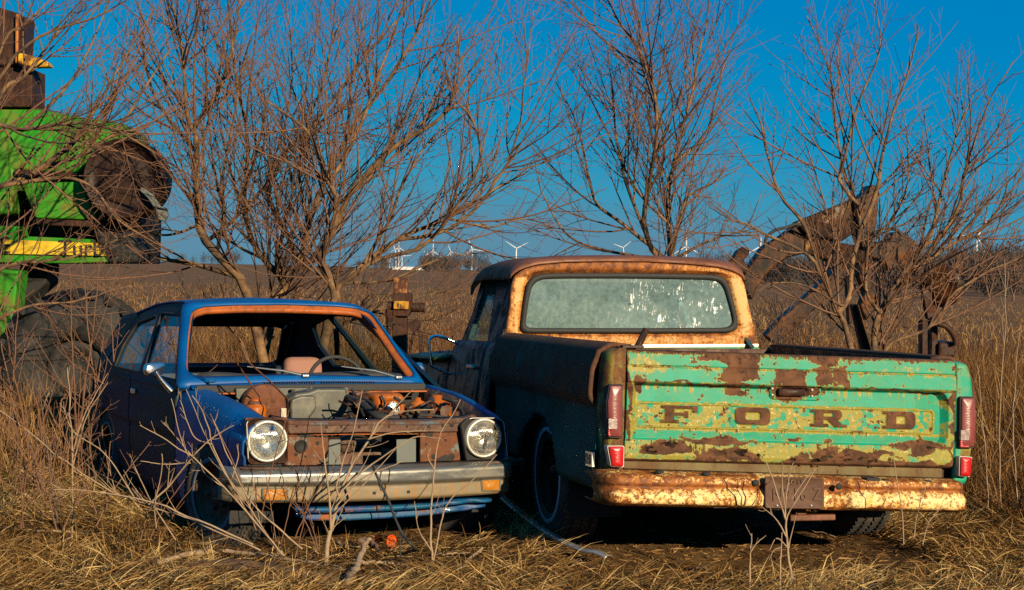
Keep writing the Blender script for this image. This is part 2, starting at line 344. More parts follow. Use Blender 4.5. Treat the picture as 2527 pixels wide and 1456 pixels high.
# ---- tailgate
TC = [tl(c8(*p)) for p in ((237, 92), (2128, 153), (2112, 784), (215, 741))]
def sd_rr(x, y, x0, y0, x1, y1, r):
    dx = np.abs(x - (x0 + x1) / 2) - (x1 - x0) / 2 + r; dy = np.abs(y - (y0 + y1) / 2) - (y1 - y0) / 2 + r
    return np.minimum(np.maximum(dx, dy), 0) + np.hypot(np.maximum(dx, 0), np.maximum(dy, 0)) - r
def letters(X, Y):   # signed distance style field (crop pixels) of the embossed letters F O R D
    b = lambda x0, y0, x1, y1, r=3: sd_rr(X, Y, x0, y0, x1, y1, r)
    F = np.minimum.reduce([b(452, 408, 505, 510), b(428, 492, 532, 510), b(430, 408, 636, 427), b(604, 408, 636, 447), b(500, 449, 582, 467), b(560, 440, 584, 479)])
    O = np.maximum(b(846, 407, 1046, 508, 32), -b(906, 436, 988, 481, 12))
    R = np.minimum.reduce([b(1300, 408, 1354, 510), b(1276, 492, 1384, 510), b(1276, 408, 1440, 426), np.maximum(b(1300, 408, 1462, 468, 28), -b(1352, 428, 1410, 449, 8))])
    leg = np.maximum.reduce([np.abs(X - (1400 + (Y - 460) * 1.0)) / 1.41 - 22, 455 - Y, Y - 510]); R = np.minimum.reduce([R, leg, b(1425, 494, 1492, 510)])
    D = np.minimum.reduce([np.maximum(b(1726, 407, 1898, 511, 34), -b(1782, 436, 1838, 482, 8)), b(1700, 407, 1790, 426), b(1700, 492, 1790, 511), b(1724, 407, 1782, 511)])
    return np.minimum.reduce([F, O, R, D])
nu, nv = 560, 190
u = np.linspace(0, 1, nu)[None, :].repeat(nv, 0); v = np.linspace(0, 1, nv)[:, None].repeat(nu, 1)
P = ((1 - u)[..., None] * (1 - v)[..., None] * TC[0] + u[..., None] * (1 - v)[..., None] * TC[1] + u[..., None] * v[..., None] * TC[2] + (1 - u)[..., None] * v[..., None] * TC[3])
X = 235 + u * 1890; Y = 93 + v * 645
rel = np.interp(Y, [93, 97, 104, 115, 180, 186, 192, 268, 276, 286, 300, 400, 560, 600, 608, 616, 700, 722, 735, 738], [-.035, -.016, -.004, .002, .010, .004, .011, .024, .024, .008, -.026, -.006, -.004, -.004, .004, .008, .010, .006, -.012, -.03])
rim = np.interp(Y, [93, 97, 104, 115, 180, 268, 276, 700, 722, 735, 738], [-.035, -.016, -.004, .002, .010, .022, .014, .012, .006, -.012, -.03])
inr = np.clip(np.minimum((X - 262) / 30, (2088 - X) / 42) , 0, 1); inr = np.where((Y > 283) & (Y < 612), inr, 1)
cham = np.clip((np.abs(Y - 448) - 110) / 60, 0, 1); inr = np.where((X > 1900) & (Y > 283) & (Y < 612), np.clip((2088 - 40 * cham - X) / 36, 0, 1), inr)
rel = rel * inr + rim * (1 - inr)
inr2 = np.where((Y > 295) & (Y < 600), inr, 0); rel = rel - .022 * inr2 * np.clip((X - 1900) / 200, 0, 1)
sdp = sd_rr(X, Y, 296, 398, 2012, 533, 26)
rel = rel + .005 * np.exp(-(sdp / 5.) ** 2) - .003 * (sdp < -5)
sdl = letters(X, Y); rel = rel + .010 * np.clip(.5 - sdl / 5, 0, 1)
rel = rel + .003 * np.exp(-((Y - 186) / 3.) ** 2) * -1
hb = sd_rr(X, Y, 1052, 279, 1330, 352, 12); rel = np.where(hb < 4, -.006 + .004 * (hb > -12), rel)
hb2 = sd_rr(X, Y, 1098, 287, 1268, 340, 20); rel = rel - .022 * (hb2 < 0)
rel = rel + .004 * (fbm(X / 160, Y / 90, 4, 3) - .5)
P[..., 1] -= rel
# wear maps
def soft(d, s): return np.clip(.5 - d / (2 * s), 0, 1)
WX_ = X + 110 * (fbm(X / 120, Y / 70, 5, 41) - .5); WY_ = Y + 70 * (fbm(X / 90, Y / 60, 5, 43) - .5)
def ell(cx, cy, rx, ry, s=.45): return np.clip((1 + s - np.hypot((WX_ - cx) / rx, (WY_ - cy) / ry)) / (2 * s), 0, 1)
wn = (fbm(X / 90, Y / 60, 5, 1) - .5)
rust = .10 + 0 * X
for a in [soft(Y - 112, 20), ell(880, 190, 190, 75), ell(840, 120, 260, 35), ell(1200, 215, 250, 90), ell(1340, 130, 120, 60), ell(1460, 215, 60, 60), ell(1190, 315, 170, 52), ell(700, 275, 330, 10), ell(1850, 285, 330, 7),
          ell(860, 315, 60, 30), ell(300, 300, 30, 60), ell(470, 660, 230, 40), ell(760, 610, 230, 26), ell(960, 690, 420, 50), ell(1250, 610, 160, 22), ell(1450, 712, 900, 26), ell(1560, 665, 240, 25), ell(1900, 600, 190, 24),
          ell(1830, 520, 40, 10), ell(1560, 500, 60, 50) * .85, ell(1040, 460, 40, 60) * .7, ell(650, 460, 90, 70) * .45, ell(1150, 450, 90, 60) * .45, ell(2120, 420, 14, 330), ell(245, 400, 14, 300), ell(1000, 186, 900, 5) * .9,
          ell(2110, 300, 30, 40), ell(1950, 640, 90, 30), soft(718 - Y, 8)]:
    rust = np.maximum(rust, a * .82)
for a in [ell(1010, 180, 50, 75), ell(1180, 165, 110, 28), ell(1265, 240, 28, 40), ell(740, 190, 50, 28), ell(600, 160, 130, 40) * .7, ell(1070, 655, 85, 60), ell(930, 640, 60, 30), ell(440, 700, 40, 14), ell(280, 640, 40, 30), ell(570, 700, 40, 14), ell(1290, 620, 70, 30), ell(2040, 670, 60, 42)]:
    rust = np.where(a > 0, rust * (1 - a) + .08 * a, rust)
let = np.clip(.5 - sdl / 6, 0, 1); rust = np.maximum(rust, let * (.58 + .2 * fbm(X / 50, Y / 50, 3, 9)))
rust = np.clip(rust + wn * .5 + .38 * np.clip((fbm(X / 22, Y / 22, 3, 55) - .66) * 9, 0, 1), 0, 1)
yel = .22 + 0 * X
for a, w in [(np.clip(.5 - sdp / 12, 0, 1), .68), (ell(330, 170, 120, 80), .6), (ell(260, 450, 40, 260), .6), (soft(625 - Y, 25), .62), (ell(1900, 170, 300, 30), .45), (ell(2110, 450, 40, 300), .62), (np.exp(-(sdp / 14.) ** 2), .7), (np.exp(-((Y - 545) / 10.) ** 2), .5), (ell(1000, 400, 500, 20), .55), (np.exp(-((Y - 280) / 12.) ** 2), .6)]:
    yel = np.maximum(yel, a * w)
stk = np.clip((fbm(X / 7, Y / 130, 4, 71) - .50) * 9, 0, 1); stk2 = np.clip((fbm(X / 11, Y / 160, 4, 73) - .47) * 7, 0, 1)
dm = np.clip(1 - np.abs(X - 960) / 620, 0, 1) * np.clip((Y - 282) / 8, 0, 1) * np.exp(-np.clip(Y - 290, 0, 400) / (55 + 40 * fbm(X / 20, Y * 0, 3, 5)))
rust = np.clip(rust + .50 * stk * dm, 0, 1); yel = np.clip(yel + .5 * stk2 * np.exp(-np.clip(Y - 290, 0, 400) / 60) * (Y > 284), 0, 1)
for y0_, x0_, x1_ in ((188, 250, 2110), (612, 250, 2090), (97, 240, 2120), (543, 300, 2010)):
    dd_ = np.exp(-np.clip(Y - y0_, 0, 400) / (14 + 26 * fbm(X / 15, Y * 0, 3, y0_))) * (Y > y0_ - 3); rust = np.clip(rust + .34 * dd_ * stk, 0, 1); yel = np.clip(yel + .35 * dd_, 0, 1)
inp = (sdp < -4); pn = fbm(X / 34, Y / 26, 5, 81); yel = np.where(inp, np.clip(.72 - 1.5 * np.clip(pn - .53, 0, 1) * 3, .1, 1), yel)
rust = np.where(inp & (sdl > 0), np.clip(np.clip((fbm(X / 20, Y / 17, 4, 83) - .55) * 5, 0, .72) * np.clip((sdl - 4) / 8, 0, 1) * np.clip(.45 + .9 * np.sin(X / 130 + 1) ** 2, 0, 1), 0, 1), rust)
rust = np.where(sdl < 0, .5 * np.clip(.80 - 1.6 * np.clip(fbm(X / 30, Y / 30, 4, 85) - .50, 0, 1), 0, 1), rust)
hol_ = (sd_rr(X, Y, 1784, 436, 1838, 482, 8) < 0) | (sd_rr(X, Y, 908, 437, 986, 480, 12) < 0) | (sd_rr(X, Y, 1354, 429, 1408, 448, 6) < 0)
rust = np.where(hol_, .08, rust); yel = np.where(hol_, .78, yel)
hn = fbm(X / 55, Y / 22, 5, 21); hole = np.clip((hn - .60) * 25, 0, 1) * np.maximum.reduce([ell(450, 655, 120, 30), ell(960, 690, 200, 26), ell(1400, 700, 330, 14), ell(1930, 612, 70, 14)]) * (rust > .4)
hole = np.maximum(hole, (hb2 < 0) * .0)
P[..., 1] += hole * .02
idx = np.arange(nu * nv).reshape(nv, nu); Q = np.stack([idx[:-1, :-1], idx[1:, :-1], idx[1:, 1:], idx[:-1, 1:]], -1).reshape(-1, 4)
tg = npmesh('tailgate', P, Q, M['tailgate'], truck, attrs={'rust': rust, 'yel': yel, 'hole': hole, 'letter': np.clip(.5 - sdl / 3, 0, 1) * .78})
sm = tg.modifiers.new('s', 'SOLIDIFY'); sm.thickness = .03; sm.offset = -1
mb = MB(); h1 = [tl(c8(*p), -.004) for p in ((1103, 318), (1262, 322), (1262, 366), (1103, 362))]
L0 = roundpoly([(p[0], p[2]) for p in h1], .012, 4)
mb.loft([[(a, y + .0, b) for a, b in [(p[0] * s + (1 - s) * h1[0][0] * .5 + (1 - s) * h1[2][0] * .5, p[1] * s + (1 - s) * (h1[0][2] + h1[2][2]) / 2) for p in L0]] for y, s in ((.012, 1), (-.012, 1), (-.02, .93), (-.02, .01))])
hd = mb.build('handle', M['darkrust'], tg)
for x, y in ((1072, 320), (1072, 356), (1302, 328), (1302, 364)):
    c = tl(c8(x, y), .002); mb = MB(); mb.lathe([(0, -.006), (.006, -.005), (.007, 0)], c, (0, 1, 0), 8); mb.build('screw', M['trim'], tg)
# ---- corner posts and bed sides
def px_side(ypx, side):   # outer silhouette of the rear corner in crop c8
    if side < 0: return np.interp(ypx, [84, 92, 120, 200, 300, 420, 600, 700, 780, 880, 905], [175, 130, 115, 104, 96, 84, 96, 98, 92, 90, 100])
    return np.interp(ypx, [160, 170, 200, 250, 320, 460, 560, 650, 760, 850, 870], [2150, 2195, 2222, 2240, 2250, 2264, 2260, 2250, 2232, 2215, 2205])
for side in (-1, 1):
    ys = np.linspace(84, 905, 34) if side < 0 else np.linspace(160, 868, 34)
    inner = (lambda y: 232 + (92 - y) * .03) if side < 0 else (lambda y: 2134 + (155 - y) * .022)
    rows = []
    for y in ys:
        xo = px_side(y, side); xi = inner(y) - (4 if side < 0 else -4)
        a = tl(c8(xi, y), -.008); b = tl(c8(xo, y), 0); w = b[0] - a[0]
        row = [(a[0], .03, a[2])]
        for t in np.linspace(0, 1, 14):
            ang = t * math.pi / 2
            if abs(w) < .02: row.append((a[0] + w * t, .02, a[2])); continue
            s_ = np.clip((t - .45) / .55, 0, 1)
            xx = a[0] + w * (t * .62 / .45 if t < .45 else .62 + .38 * math.sin(s_ * math.pi / 2)); yy = -.010 + (.10 * (1 - math.cos(s_ * math.pi / 2)) if t >= .45 else 0)
            row.append((xx, yy, a[2]))
        rows.append(row)
    # roll the top inwards
    top = [(p[0], p[1] + .03, p[2] - .0) for p in rows[0]]
    mb = MB(); mb.grid(rows)
    post = mb.build('corner_post', M['truck_post'] if side < 0 else M['truck_post_green'], truck, solid=.012 if side < 0 else -.012)
    # bed side: profile measured at the rear corner, carried forward along the bed
    prof = [];
    for y in (np.linspace(84, 905, 26) if side < 0 else np.linspace(160, 900, 26)):
        q = tl(c8(px_side(y, side), y), 0.0); prof.append((q[0], q[2]))
    prof = [(prof[0][0] - side * .10, prof[0][1] - .005)] + [(prof[0][0] - side * .03, prof[0][1] + .004)] + prof
    nS = 70; yy = np.linspace(.088, 2.16, nS); axle, zw, ra = 1.13, .36, .47
    G = np.zeros((len(prof), nS, 3)); 
    for i, (x, z) in enumerate(prof):
        zt = prof[2][1]; tt = (zt - z)
        groove = .022 * math.exp(-((tt - .17) / .10) ** 4) - .035 * float(np.clip((tt - .262) / .012, 0, 1)) * float(np.clip(1.6 - tt / .35, 0, 1)) + .012 * math.exp(-((tt - .31) / .012) ** 2)
        for j, y in enumerate(yy):
            G[i, j] = (x + side * (groove + .012 * math.sin(math.pi * (y / 2.2))), y, z + .018 * y)
    dz = G[..., 2] - zw; dy = G[..., 1] - axle; rad = np.hypot(dy, dz)
    near = (rad < ra) & (rad > ra - .06); sc_ = ra / np.maximum(rad, .01)
    G[..., 1] = np.where(near, axle + dy * sc_, G[..., 1]); G[..., 2] = np.where(near, zw + dz * sc_, G[..., 2])
    idx = np.arange(G.shape[0] * nS).reshape(G.shape[0], nS); q4 = np.stack([idx[:-1, :-1], idx[1:, :-1], idx[1:, 1:], idx[:-1, 1:]], -1).reshape(-1, 4)
    inside = (rad < ra - .055).ravel(); q4 = q4[~inside[q4].any(1)]
    tz = (np.array([p[1] for p in prof])[2] - np.array([p[1] for p in prof]))[:, None].repeat(nS, 1); ra2 = np.clip(.62 - np.clip((tz - .25) / .05, 0, 1) * .30 + .05 * np.sin(G[..., 1] * 4), 0, 1)
    bs = npmesh('bed_side', G.reshape(-1, 3), q4, M['truck_side_shaded'], truck, attrs={'rust': ra2}); m_ = bs.modifiers.new('s', 'SOLIDIFY'); m_.thickness = .02; m_.offset = side * 1.
    # inner wall and top rail of the bed
    zt = prof[1][1]; xi_ = prof[0][0] - side * .0
    mb = MB(); mb.prism([(xi_, .06, zt + .002), (xi_, 2.16, zt + .038), (xi_, 2.16, .62), (xi_, .06, .60)], (-side * .015, 0, 0)); mb.build('bed_inner_wall', M['bed_rust'], truck)
    # dark wheel well
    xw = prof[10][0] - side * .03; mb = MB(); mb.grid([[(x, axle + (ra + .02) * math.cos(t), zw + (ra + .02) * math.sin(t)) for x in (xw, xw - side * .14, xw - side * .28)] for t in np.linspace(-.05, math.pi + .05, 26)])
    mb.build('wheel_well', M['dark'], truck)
# side marker on the left bed side
q = TF.on(c4b(1048, 452), 'x', -.965); mb = MB(); mb.box(q, (.02, .10, .075)); mk = mb.build('side_marker', M['chrome'], truck, bevel=.004)
mb = MB(); mb.box(q + [-.008, 0, 0], (.012, .07, .05)); mb.build('lens', M['lens_faded'], mk, bevel=.003)
# bed floor, front wall, roll pan
mb = MB(); mb.box((0.02, 1.1, .62), (1.60, 2.1, .03)); mb.build('bed_floor', M['bed_rust'], truck)
mb = MB(); mb.box((0.0, 2.15, .90), (1.66, .03, .58)); mb.build('bed_front_wall', M['bed_rust'], truck, bevel=.01)
mb = MB(); mb.prism([tl(c8(*p), .02) for p in ((213, 738), (2052, 782), (2052, 848), (213, 800))], (0, .02, 0)); mb.build('roll_pan', rusty('roll_pan', (.17, .15, .045), (.12, .10, .04), .5, 5, .15, .3, rust=((.12, .065, .03), (.16, .09, .04))), truck)
mb = MB(); mb.prism([tl(c8(*p), .05) for p in ((205, 728), (2125, 775), (2120, 880), (205, 830))], (0, .02, 0)); mb.build('rear_sill', M['darkrust'], truck)
# ---- lamps
def lamp(pts, y, lens, rimmat, name, rimw=1.10, rr_=.012, depth=.03):
    q = [tl(c8(*p), y) for p in pts]; c = sum(q) / len(q)
    L = roundpoly([(p[0], p[2]) for p in q], rr_, 4)
    ring = lambda s, yy: [(c[0] + (a - c[0]) * s, yy, c[2] + (b - c[2]) * (1 + (s - 1) * .45)) for a, b in L]
    mb = MB(); mb.loft([ring(rimw, y + .03), ring(rimw, y - depth * .6), ring(rimw * .97, y - depth * .75), ring(1.0, y - depth * .7), ring(1.0, y)])
    r = mb.build(name, rimmat, truck)
    mb = MB(); mb.loft([ring(1.0, y - depth * .4), ring(.96, y - depth), ring(.90, y - depth * 1.1), ring(.01, y - depth * 1.15)]); mb.build('lens', lens, r)
    return r
for pts in (((126, 300), (196, 300), (194, 600), (118, 594), (110, 400)), ((2150, 372), (2222, 372), (2234, 470), (2222, 655), (2147, 655))):
    l = lamp(pts, -.012, M['lens_faded'], M['black_rubber'], 'tail_lamp', 1.12)
    x0, y0 = (128, 494) if pts[0][0] < 500 else (2163, 560)
    q = [tl(c8(*p), -.05) for p in ((x0, y0), (x0 + 48, y0), (x0 + 48, y0 + 58), (x0, y0 + 58))]
    mb = MB(); mb.prism(q, (0, .02, 0)); c = sum(q) / 4
    for r0 in (.019, .013, .007): mb.lathe([(r0, 0), (r0 + .0015, -.0025), (r0 + .003, 0)], c, (0, 1, 0), 20)
    mb.build('reverse_light', M['lens_clear'], l)
    q = [tl(c8(*p), -.045) for p in ((x0 - 3, y0 + 60), (x0 + 51, y0 + 60), (x0 + 50, y0 + 100), (x0 - 3, y0 + 100))]
    mb = MB(); mb.prism(q, (0, .012, 0)); mb.build('lower_lens', M['lens_red'], l, bevel=.004)
for pts in (((116, 652), (206, 652), (203, 770), (136, 766)), ((2146, 712), (2212, 716), (2200, 826), (2143, 822))):
    lamp(pts, -.03, M['lens_red'], M['trim'], 'marker_lamp', 1.13, .008, .028)
# ---- rear bumper
def bz(px, kind):   # left and right traced heights of the profile lines, crop c8
    t = (px - 82) / 2155
    L = {'top': 787, 'edge': 822, 'g0': 862, 'g1': 884, 'mid': 930, 'low': 972, 'bot': 998}[kind]; Rr = {'top': 850, 'edge': 868, 'g0': 896, 'g1': 914, 'mid': 960, 'low': 1015, 'bot': 1040}[kind]
    return L + (Rr - L) * t
NB = 140; rows = []
for t in np.linspace(0, 1, NB):
    px = 82 + 2155 * t; e = min(t, 1 - t); 
    inw = .16 * (1 - min(1, e / .05)) ** 2.2          # ends wrap forward
    shr = min(1, (e / .022)) ** .5 if e < .022 else 1
    mid_px = bz(px, 'mid'); plate = 1 / (1 + math.exp(-(px - 985) / 8)) * 1 / (1 + math.exp((px - 1500) / 10))
    row = []
    for kname, off in (('top', .10), ('edge', -.03), ('g0', -.040), ('g1', -.030), ('mid', -.066), ('low', -.060), ('bot', -.01), ('bot', .09)):
        yp = mid_px + (bz(px, kname) - mid_px) * (.72 + .28 * shr)
        o = off
        if kname in ('g0', 'g1', 'mid', 'low', 'edge'): o = off + plate * .035
        row.append((kname, px, yp, -.08 + o + inw))
    pts = []
    for kname, a, b, o in row:
        q = tl(c8(a, b), -.10); q[1] = o; pts.append(q)
    rows.append(np.array([np.array(pts[int(min(6, t_))]) * (1 - (t_ - int(min(6, t_)))) + np.array(pts[int(min(6, t_)) + 1]) * (t_ - int(min(6, t_))) for t_ in np.linspace(0, 7, 22)]))
R3 = np.array(rows); tt_ = np.linspace(0, 7, 22)[None].repeat(NB, 0); px_ = np.linspace(82, 2237, NB)[:, None].repeat(22, 1)
br = .42 + .42 * (fbm(px_ / 45, tt_ * 1.6, 4, 61) - .5) + .2 * (fbm(px_ / 260, tt_ * .2, 2, 65) - .5) + .60 * np.exp(-((tt_ - 2.5) / .55) ** 2) + .22 * np.exp(-((tt_ - 5.8) / .6) ** 2) + .12 * np.exp(-((tt_ - .8) / .5) ** 2) - .10 * np.exp(-((tt_ - 4.2) / .9) ** 2) + .2 * np.exp(-((px_ - 985) / 25) ** 2) + .2 * np.exp(-((px_ - 1440) / 60) ** 2) + .22 * np.exp(-((px_ - 82) / 60) ** 2) + .2 * np.exp(-((px_ - 2200) / 40) ** 2) + .12 * np.exp(-((px_ - 250) / 120) ** 2)
ix = np.arange(NB * 22).reshape(NB, 22); bump = npmesh('rear_bumper', R3.reshape(-1, 3), np.stack([ix[:-1, :-1], ix[:-1, 1:], ix[1:, 1:], ix[1:, :-1]], -1).reshape(-1, 4), M['bumper_cream'], truck, attrs={'rust': br - .06}); m_ = bump.modifiers.new('s', 'SOLIDIFY'); m_.thickness = .006
for x, y in ((420, 803), (690, 815), (1722, 855), (1968, 862)):
    q = tl(c8(x, y), -.075); mb = MB(); mb.lathe([(0, .012), (.020, .008), (.022, -.004)], q, (0, 0, 1), 14); mb.build('mounting_hole', M['dark'], bump)
for x, y in ((978, 865), (1458, 886)):
    q = tl(c8(x, y), -.128); mb = MB(); mb.lathe([(0, -.004), (.014, -.004), (.017, .002)], q, (0, 1, 0), 16); mb.build('mounting_hole', M['dark'], bump)
# licence plate with embossed marks
q = [tl(c8(*p), -.118) for p in ((1030, 828), (1370, 836), (1370, 1014), (1030, 1010))]; c = sum(q) / 4
L = roundpoly([(p[0], p[2]) for p in q], .012, 4)
mb = MB(); ring = lambda s, yy: [(c[0] + (a - c[0]) * s, yy, c[2] + (b - c[2]) * s) for a, b in L]
mb.loft([ring(1, -.108), ring(1, -.122), ring(.97, -.124), ring(.95, -.120), ring(.01, -.120)]); plate = mb.build('licence_plate', M['plate_rust'], truck)
def letter3d(txt, pos, size, mat, parent, name, R=None, ex=.003, spacing=1.0, bevel=0, sx=1):
    cu = bpy.data.curves.new(name, 'FONT'); cu.body = txt; cu.size = size; cu.extrude = ex; cu.align_x = 'CENTER'; cu.align_y = 'CENTER'; cu.space_character = spacing; cu.bevel_depth = bevel
    cu.materials.append(mat)
    tmp = bpy.data.objects.new(name, cu); link(tmp); dg = bpy.context.evaluated_depsgraph_get(); me = bpy.data.meshes.new_from_object(tmp.evaluated_get(dg)); bpy.data.objects.remove(tmp)
    if sx != 1:
        for vv in me.vertices: vv.co.x *= sx
    o = bpy.data.objects.new(name, me); link(o, parent); o.location = pos; o.rotation_euler = R or (math.pi / 2, 0, 0); return o
for txt, x, y, s, sx in (('N216 Z', 1215, 935, .085, .85), ('SD 69', 1205, 862, .030, 1), ('69', 1085, 858, .022, 1)):
    if txt == '69': continue
    o = letter3d(txt, tl(c8(x, y), -.123), s, M['plate_rust'], plate, 'embossed_characters', ex=.0025, spacing=1.15, bevel=.0008, sx=sx)
for x in (1100, 1297): mb = MB(); mb.lathe([(0, -.006), (.005, -.005), (.006, 0)], tl(c8(x, 996), -.122), (0, 1, 0), 8); mb.build('screw', M['trim'], plate)
# hitch and underside
mb = MB(); mb.box(tl(c8(1285, 1060), .02), (.24, .10, .03)); mb.box(tl(c8(1215, 1036), .05), (.05, .12, .05)); mb.build('tow_hitch', rusty('hitch', (.24, .09, .06), RUST1, .4, 12, .1), truck, bevel=.006)
mb = MB(); mb.box((-.38, 1.5, .52), (.07, 3.2, .13)); mb.box((.42, 1.5, .52), (.07, 3.2, .13)); mb.box((0, 1.13, .36), (1.4, .09, .09)); mb.lathe([(.02, -.1), (.14, -.06), (.16, 0), (.14, .06), (.02, .1)], (.05, 1.13, .36), (0, 1, 0), 20)
mb.box((0, .3, .5), (.9, .08, .1)); mb.box((.05, 2.9, .55), (1.2, 1.2, .2)); mb.build('chassis', M['dark'], truck)
# ---- wheels
def wheel(parent, c, ax, R, w, rimr, wall=None, name='wheel', rimmat=None, wallmat=None):
    """tyre with lugs and a separate rim; ax points outwards"""
    ax = np.array(ax, float)
    root = bpy.data.objects.new(name, None); link(root, parent); root.location = tuple(c)
    n = 96; prof = [(rimr, w * .40), (rimr + .01, w * .47), ((R + rimr) / 2, w * .52), (R - .03, w * .50), (R - .008, w * .40), (R, w * .2), (R, 0), (R, -w * .2), (R - .008, -w * .40), (R - .03, -w * .5), ((R + rimr) / 2, -w * .52), (rimr, -w * .42)]
    mb = MB(); mb.lathe(prof, (0, 0, 0), ax, n)
    u_ = np.cross(ax, [0, 0, 1.]); u_ /= np.linalg.norm(u_); w_ = np.cross(u_, ax)
    for k in range(60):
        a = 2 * math.pi * k / 60
        for j, off in enumerate((-.36, -.12, .12, .36)):
            a2 = a + (.05 if j % 2 else 0); rd = math.cos(a2) * u_ + math.sin(a2) * w_; tn = -math.sin(a2) * u_ + math.cos(a2) * w_
            Rm = np.stack([ax, tn, rd], 1); zig = .35 * (1 if j % 2 else -1)
            tn2 = tn + zig * ax; tn2 /= np.linalg.norm(tn2); ax2 = np.cross(tn2, rd); Rm = np.stack([ax2, tn2, rd], 1)
            mb.box(ax * w * off + rd * (R + .001), (w * .17, R * .085, .012), Rm)
    ty = mb.build('tyre', M['tyre'], root)
    if wall: mb = MB(); mb.lathe([(wall - .012, w * .515), (wall - .011, w * .53), (wall + .011, w * .53), (wall + .012, w * .515)], (0, 0, 0), ax, 64); mb.build('whitewall', wallmat or M['whitewall'], root)
    mb = MB(); mb.lathe([(rimr + .004, w * .45), (rimr - .008, w * .47), (rimr - .02, w * .30), (rimr * .72, w * .12), (rimr * .55, w * .22), (rimr * .30, w * .26), (rimr * .26, w * .38), (0, w * .40)], (0, 0, 0), ax, 40)
    for k in range(5):
        a = 2 * math.pi * k / 5; rd = math.cos(a) * u_ + math.sin(a) * w_; mb.lathe([(.012, 0), (.012, .03), (0, .03)], rd * rimr * .42 + ax * w * .24, ax, 6)
    mb.build('rim', rimmat or M['rust'], root)
    return root
cl = TF.on(((1374.6), 1232), 'x', -.90); ct = cl + [.105, 0, 0]; Rw = .36
print('truck wheel', cl)
wy = 1.13
for x, wall in ((ct[0], .25), (.90, None)):
    wheel(truck, (x, wy, .15 + Rw), (-1 if x < 0 else 1, 0, 0), Rw, .21, .20, wall, rimmat=M['darkrust'])
for x in (-.80, .80): wheel(truck, (x, 4.05, .26 + Rw), (-1 if x < 0 else 1, 0, 0), Rw, .21, .20, .25 if x < 0 else None, rimmat=M['darkrust'])
# ---- cab rear wall
YB = 2.24
def cbk(p, y=YB):
    n = (0, 1, .10); return TF.onp(p, (0, y, 1.25), n)       # the wall leans forward towards the roof
outer = [(563, 800), (563, 766), (585, 600), (602, 480), (612, 330), (640, 262), (700, 215), (800, 186), (1000, 168), (1300, 162), (1600, 164), (1900, 180), (2120, 204), (2215, 228), (2290, 262), (2318, 330), (2348, 480), (2385, 640), (2412, 766), (2420, 800)]
inner = [(722, 620), (728, 560), (745, 440), (765, 350), (800, 305), (860, 286), (1000, 282), (1400, 282), (1800, 286), (2060, 292), (2130, 305), (2165, 350), (2190, 430), (2222, 550), (2228, 600), (2205, 632), (2160, 640), (1500, 643), (800, 642), (745, 640)]
def start_at(P, p0):
    P = np.array(P, float); i = np.argmin(np.hypot(P[:, 0] - p0[0], P[:, 1] - p0[1])); return np.roll(P, -i, axis=0)
def angular(P, c, n):   # resample a star-shaped loop by angle about c
    P = np.array(P, float); Q = resample(P, 1200); a = np.arctan2(Q[:, 1] - c[1], Q[:, 0] - c[0]); o = np.argsort(a); a = a[o]; Q = Q[o]
    t = np.linspace(-math.pi, math.pi, n + 1)[:-1]
    return np.stack([np.interp(t, a, Q[:, k], period=2 * math.pi) for k in (0, 1)], 1)
cen = (1480, 470); NA = 160
# warp angle so that wide shapes are sampled evenly
def warp(P): P = np.array(P, float).copy(); P[:, 0] = cen[0] + (P[:, 0] - cen[0]) * .32; return P
def unwarp(P): P = P.copy(); P[:, 0] = cen[0] + (P[:, 0] - cen[0]) / .32; return P
Oo = unwarp(angular(warp(roundpoly(outer, 20, 3)), cen, NA)); Ii = unwarp(angular(warp(roundpoly(inner, 40, 4)), cen, NA))
def off_in(P, px): # grow a loop about the window by px crop pixels
    d = P - np.array(cen); s = np.array([1 + px / 750., 1 + px / 180.]); return np.array(cen) + d * s
loops = []; ra_ = []
Iseal = off_in(Ii, 30); Ilip = off_in(Ii, 40); Il2 = off_in(Ii, 58)
def blend(a, b, t): return a * (1 - t) + b * t
seq = [(Ilip, .014, .75), (Il2, -.006, .62)] + [(blend(Il2, Oo, t), -.008 - .004 * math.sin(t * 3.14), r) for t, r in ((.12, .42), (.25, .30), (.4, .22), (.55, .2), (.7, .26), (.85, .40), (.95, .62))] + [(Oo, .004, .8)]
for Pp, off, r in seq:
    lp = []
    for p in Pp: q = cbk(c7(*p)); q[1] += off; lp.append(q)
    loops.append(lp); ra_.append(r)
V_ = np.array(loops).reshape(-1, 3); n = NA; m = len(loops)
Q_ = np.array([(i * n + k, (i + 1) * n + k, (i + 1) * n + (k + 1) % n, i * n + (k + 1) % n) for i in range(m - 1) for k in range(n)])
# finer wear map: more rust over the top of the window, on the left edge and along the bottom
ratt = []
for (Pp, off, r) in seq:
    for p in Pp:
        a = r * .62
        if p[1] < 275: a += .22 + .35 * math.exp(-((p[0] - 1150) / 620) ** 2)
        if p[0] < 640: a += .28
        if p[1] > 690: a += .22
        if p[0] > 2330: a += .2
        if p[0] > 2230 and p[1] > 320 and p[1] < 600: a -= .15
        ratt.append(a + .02)
back = npmesh('cab_back', V_, Q_, M['cream'], truck, attrs={'rust': ratt})
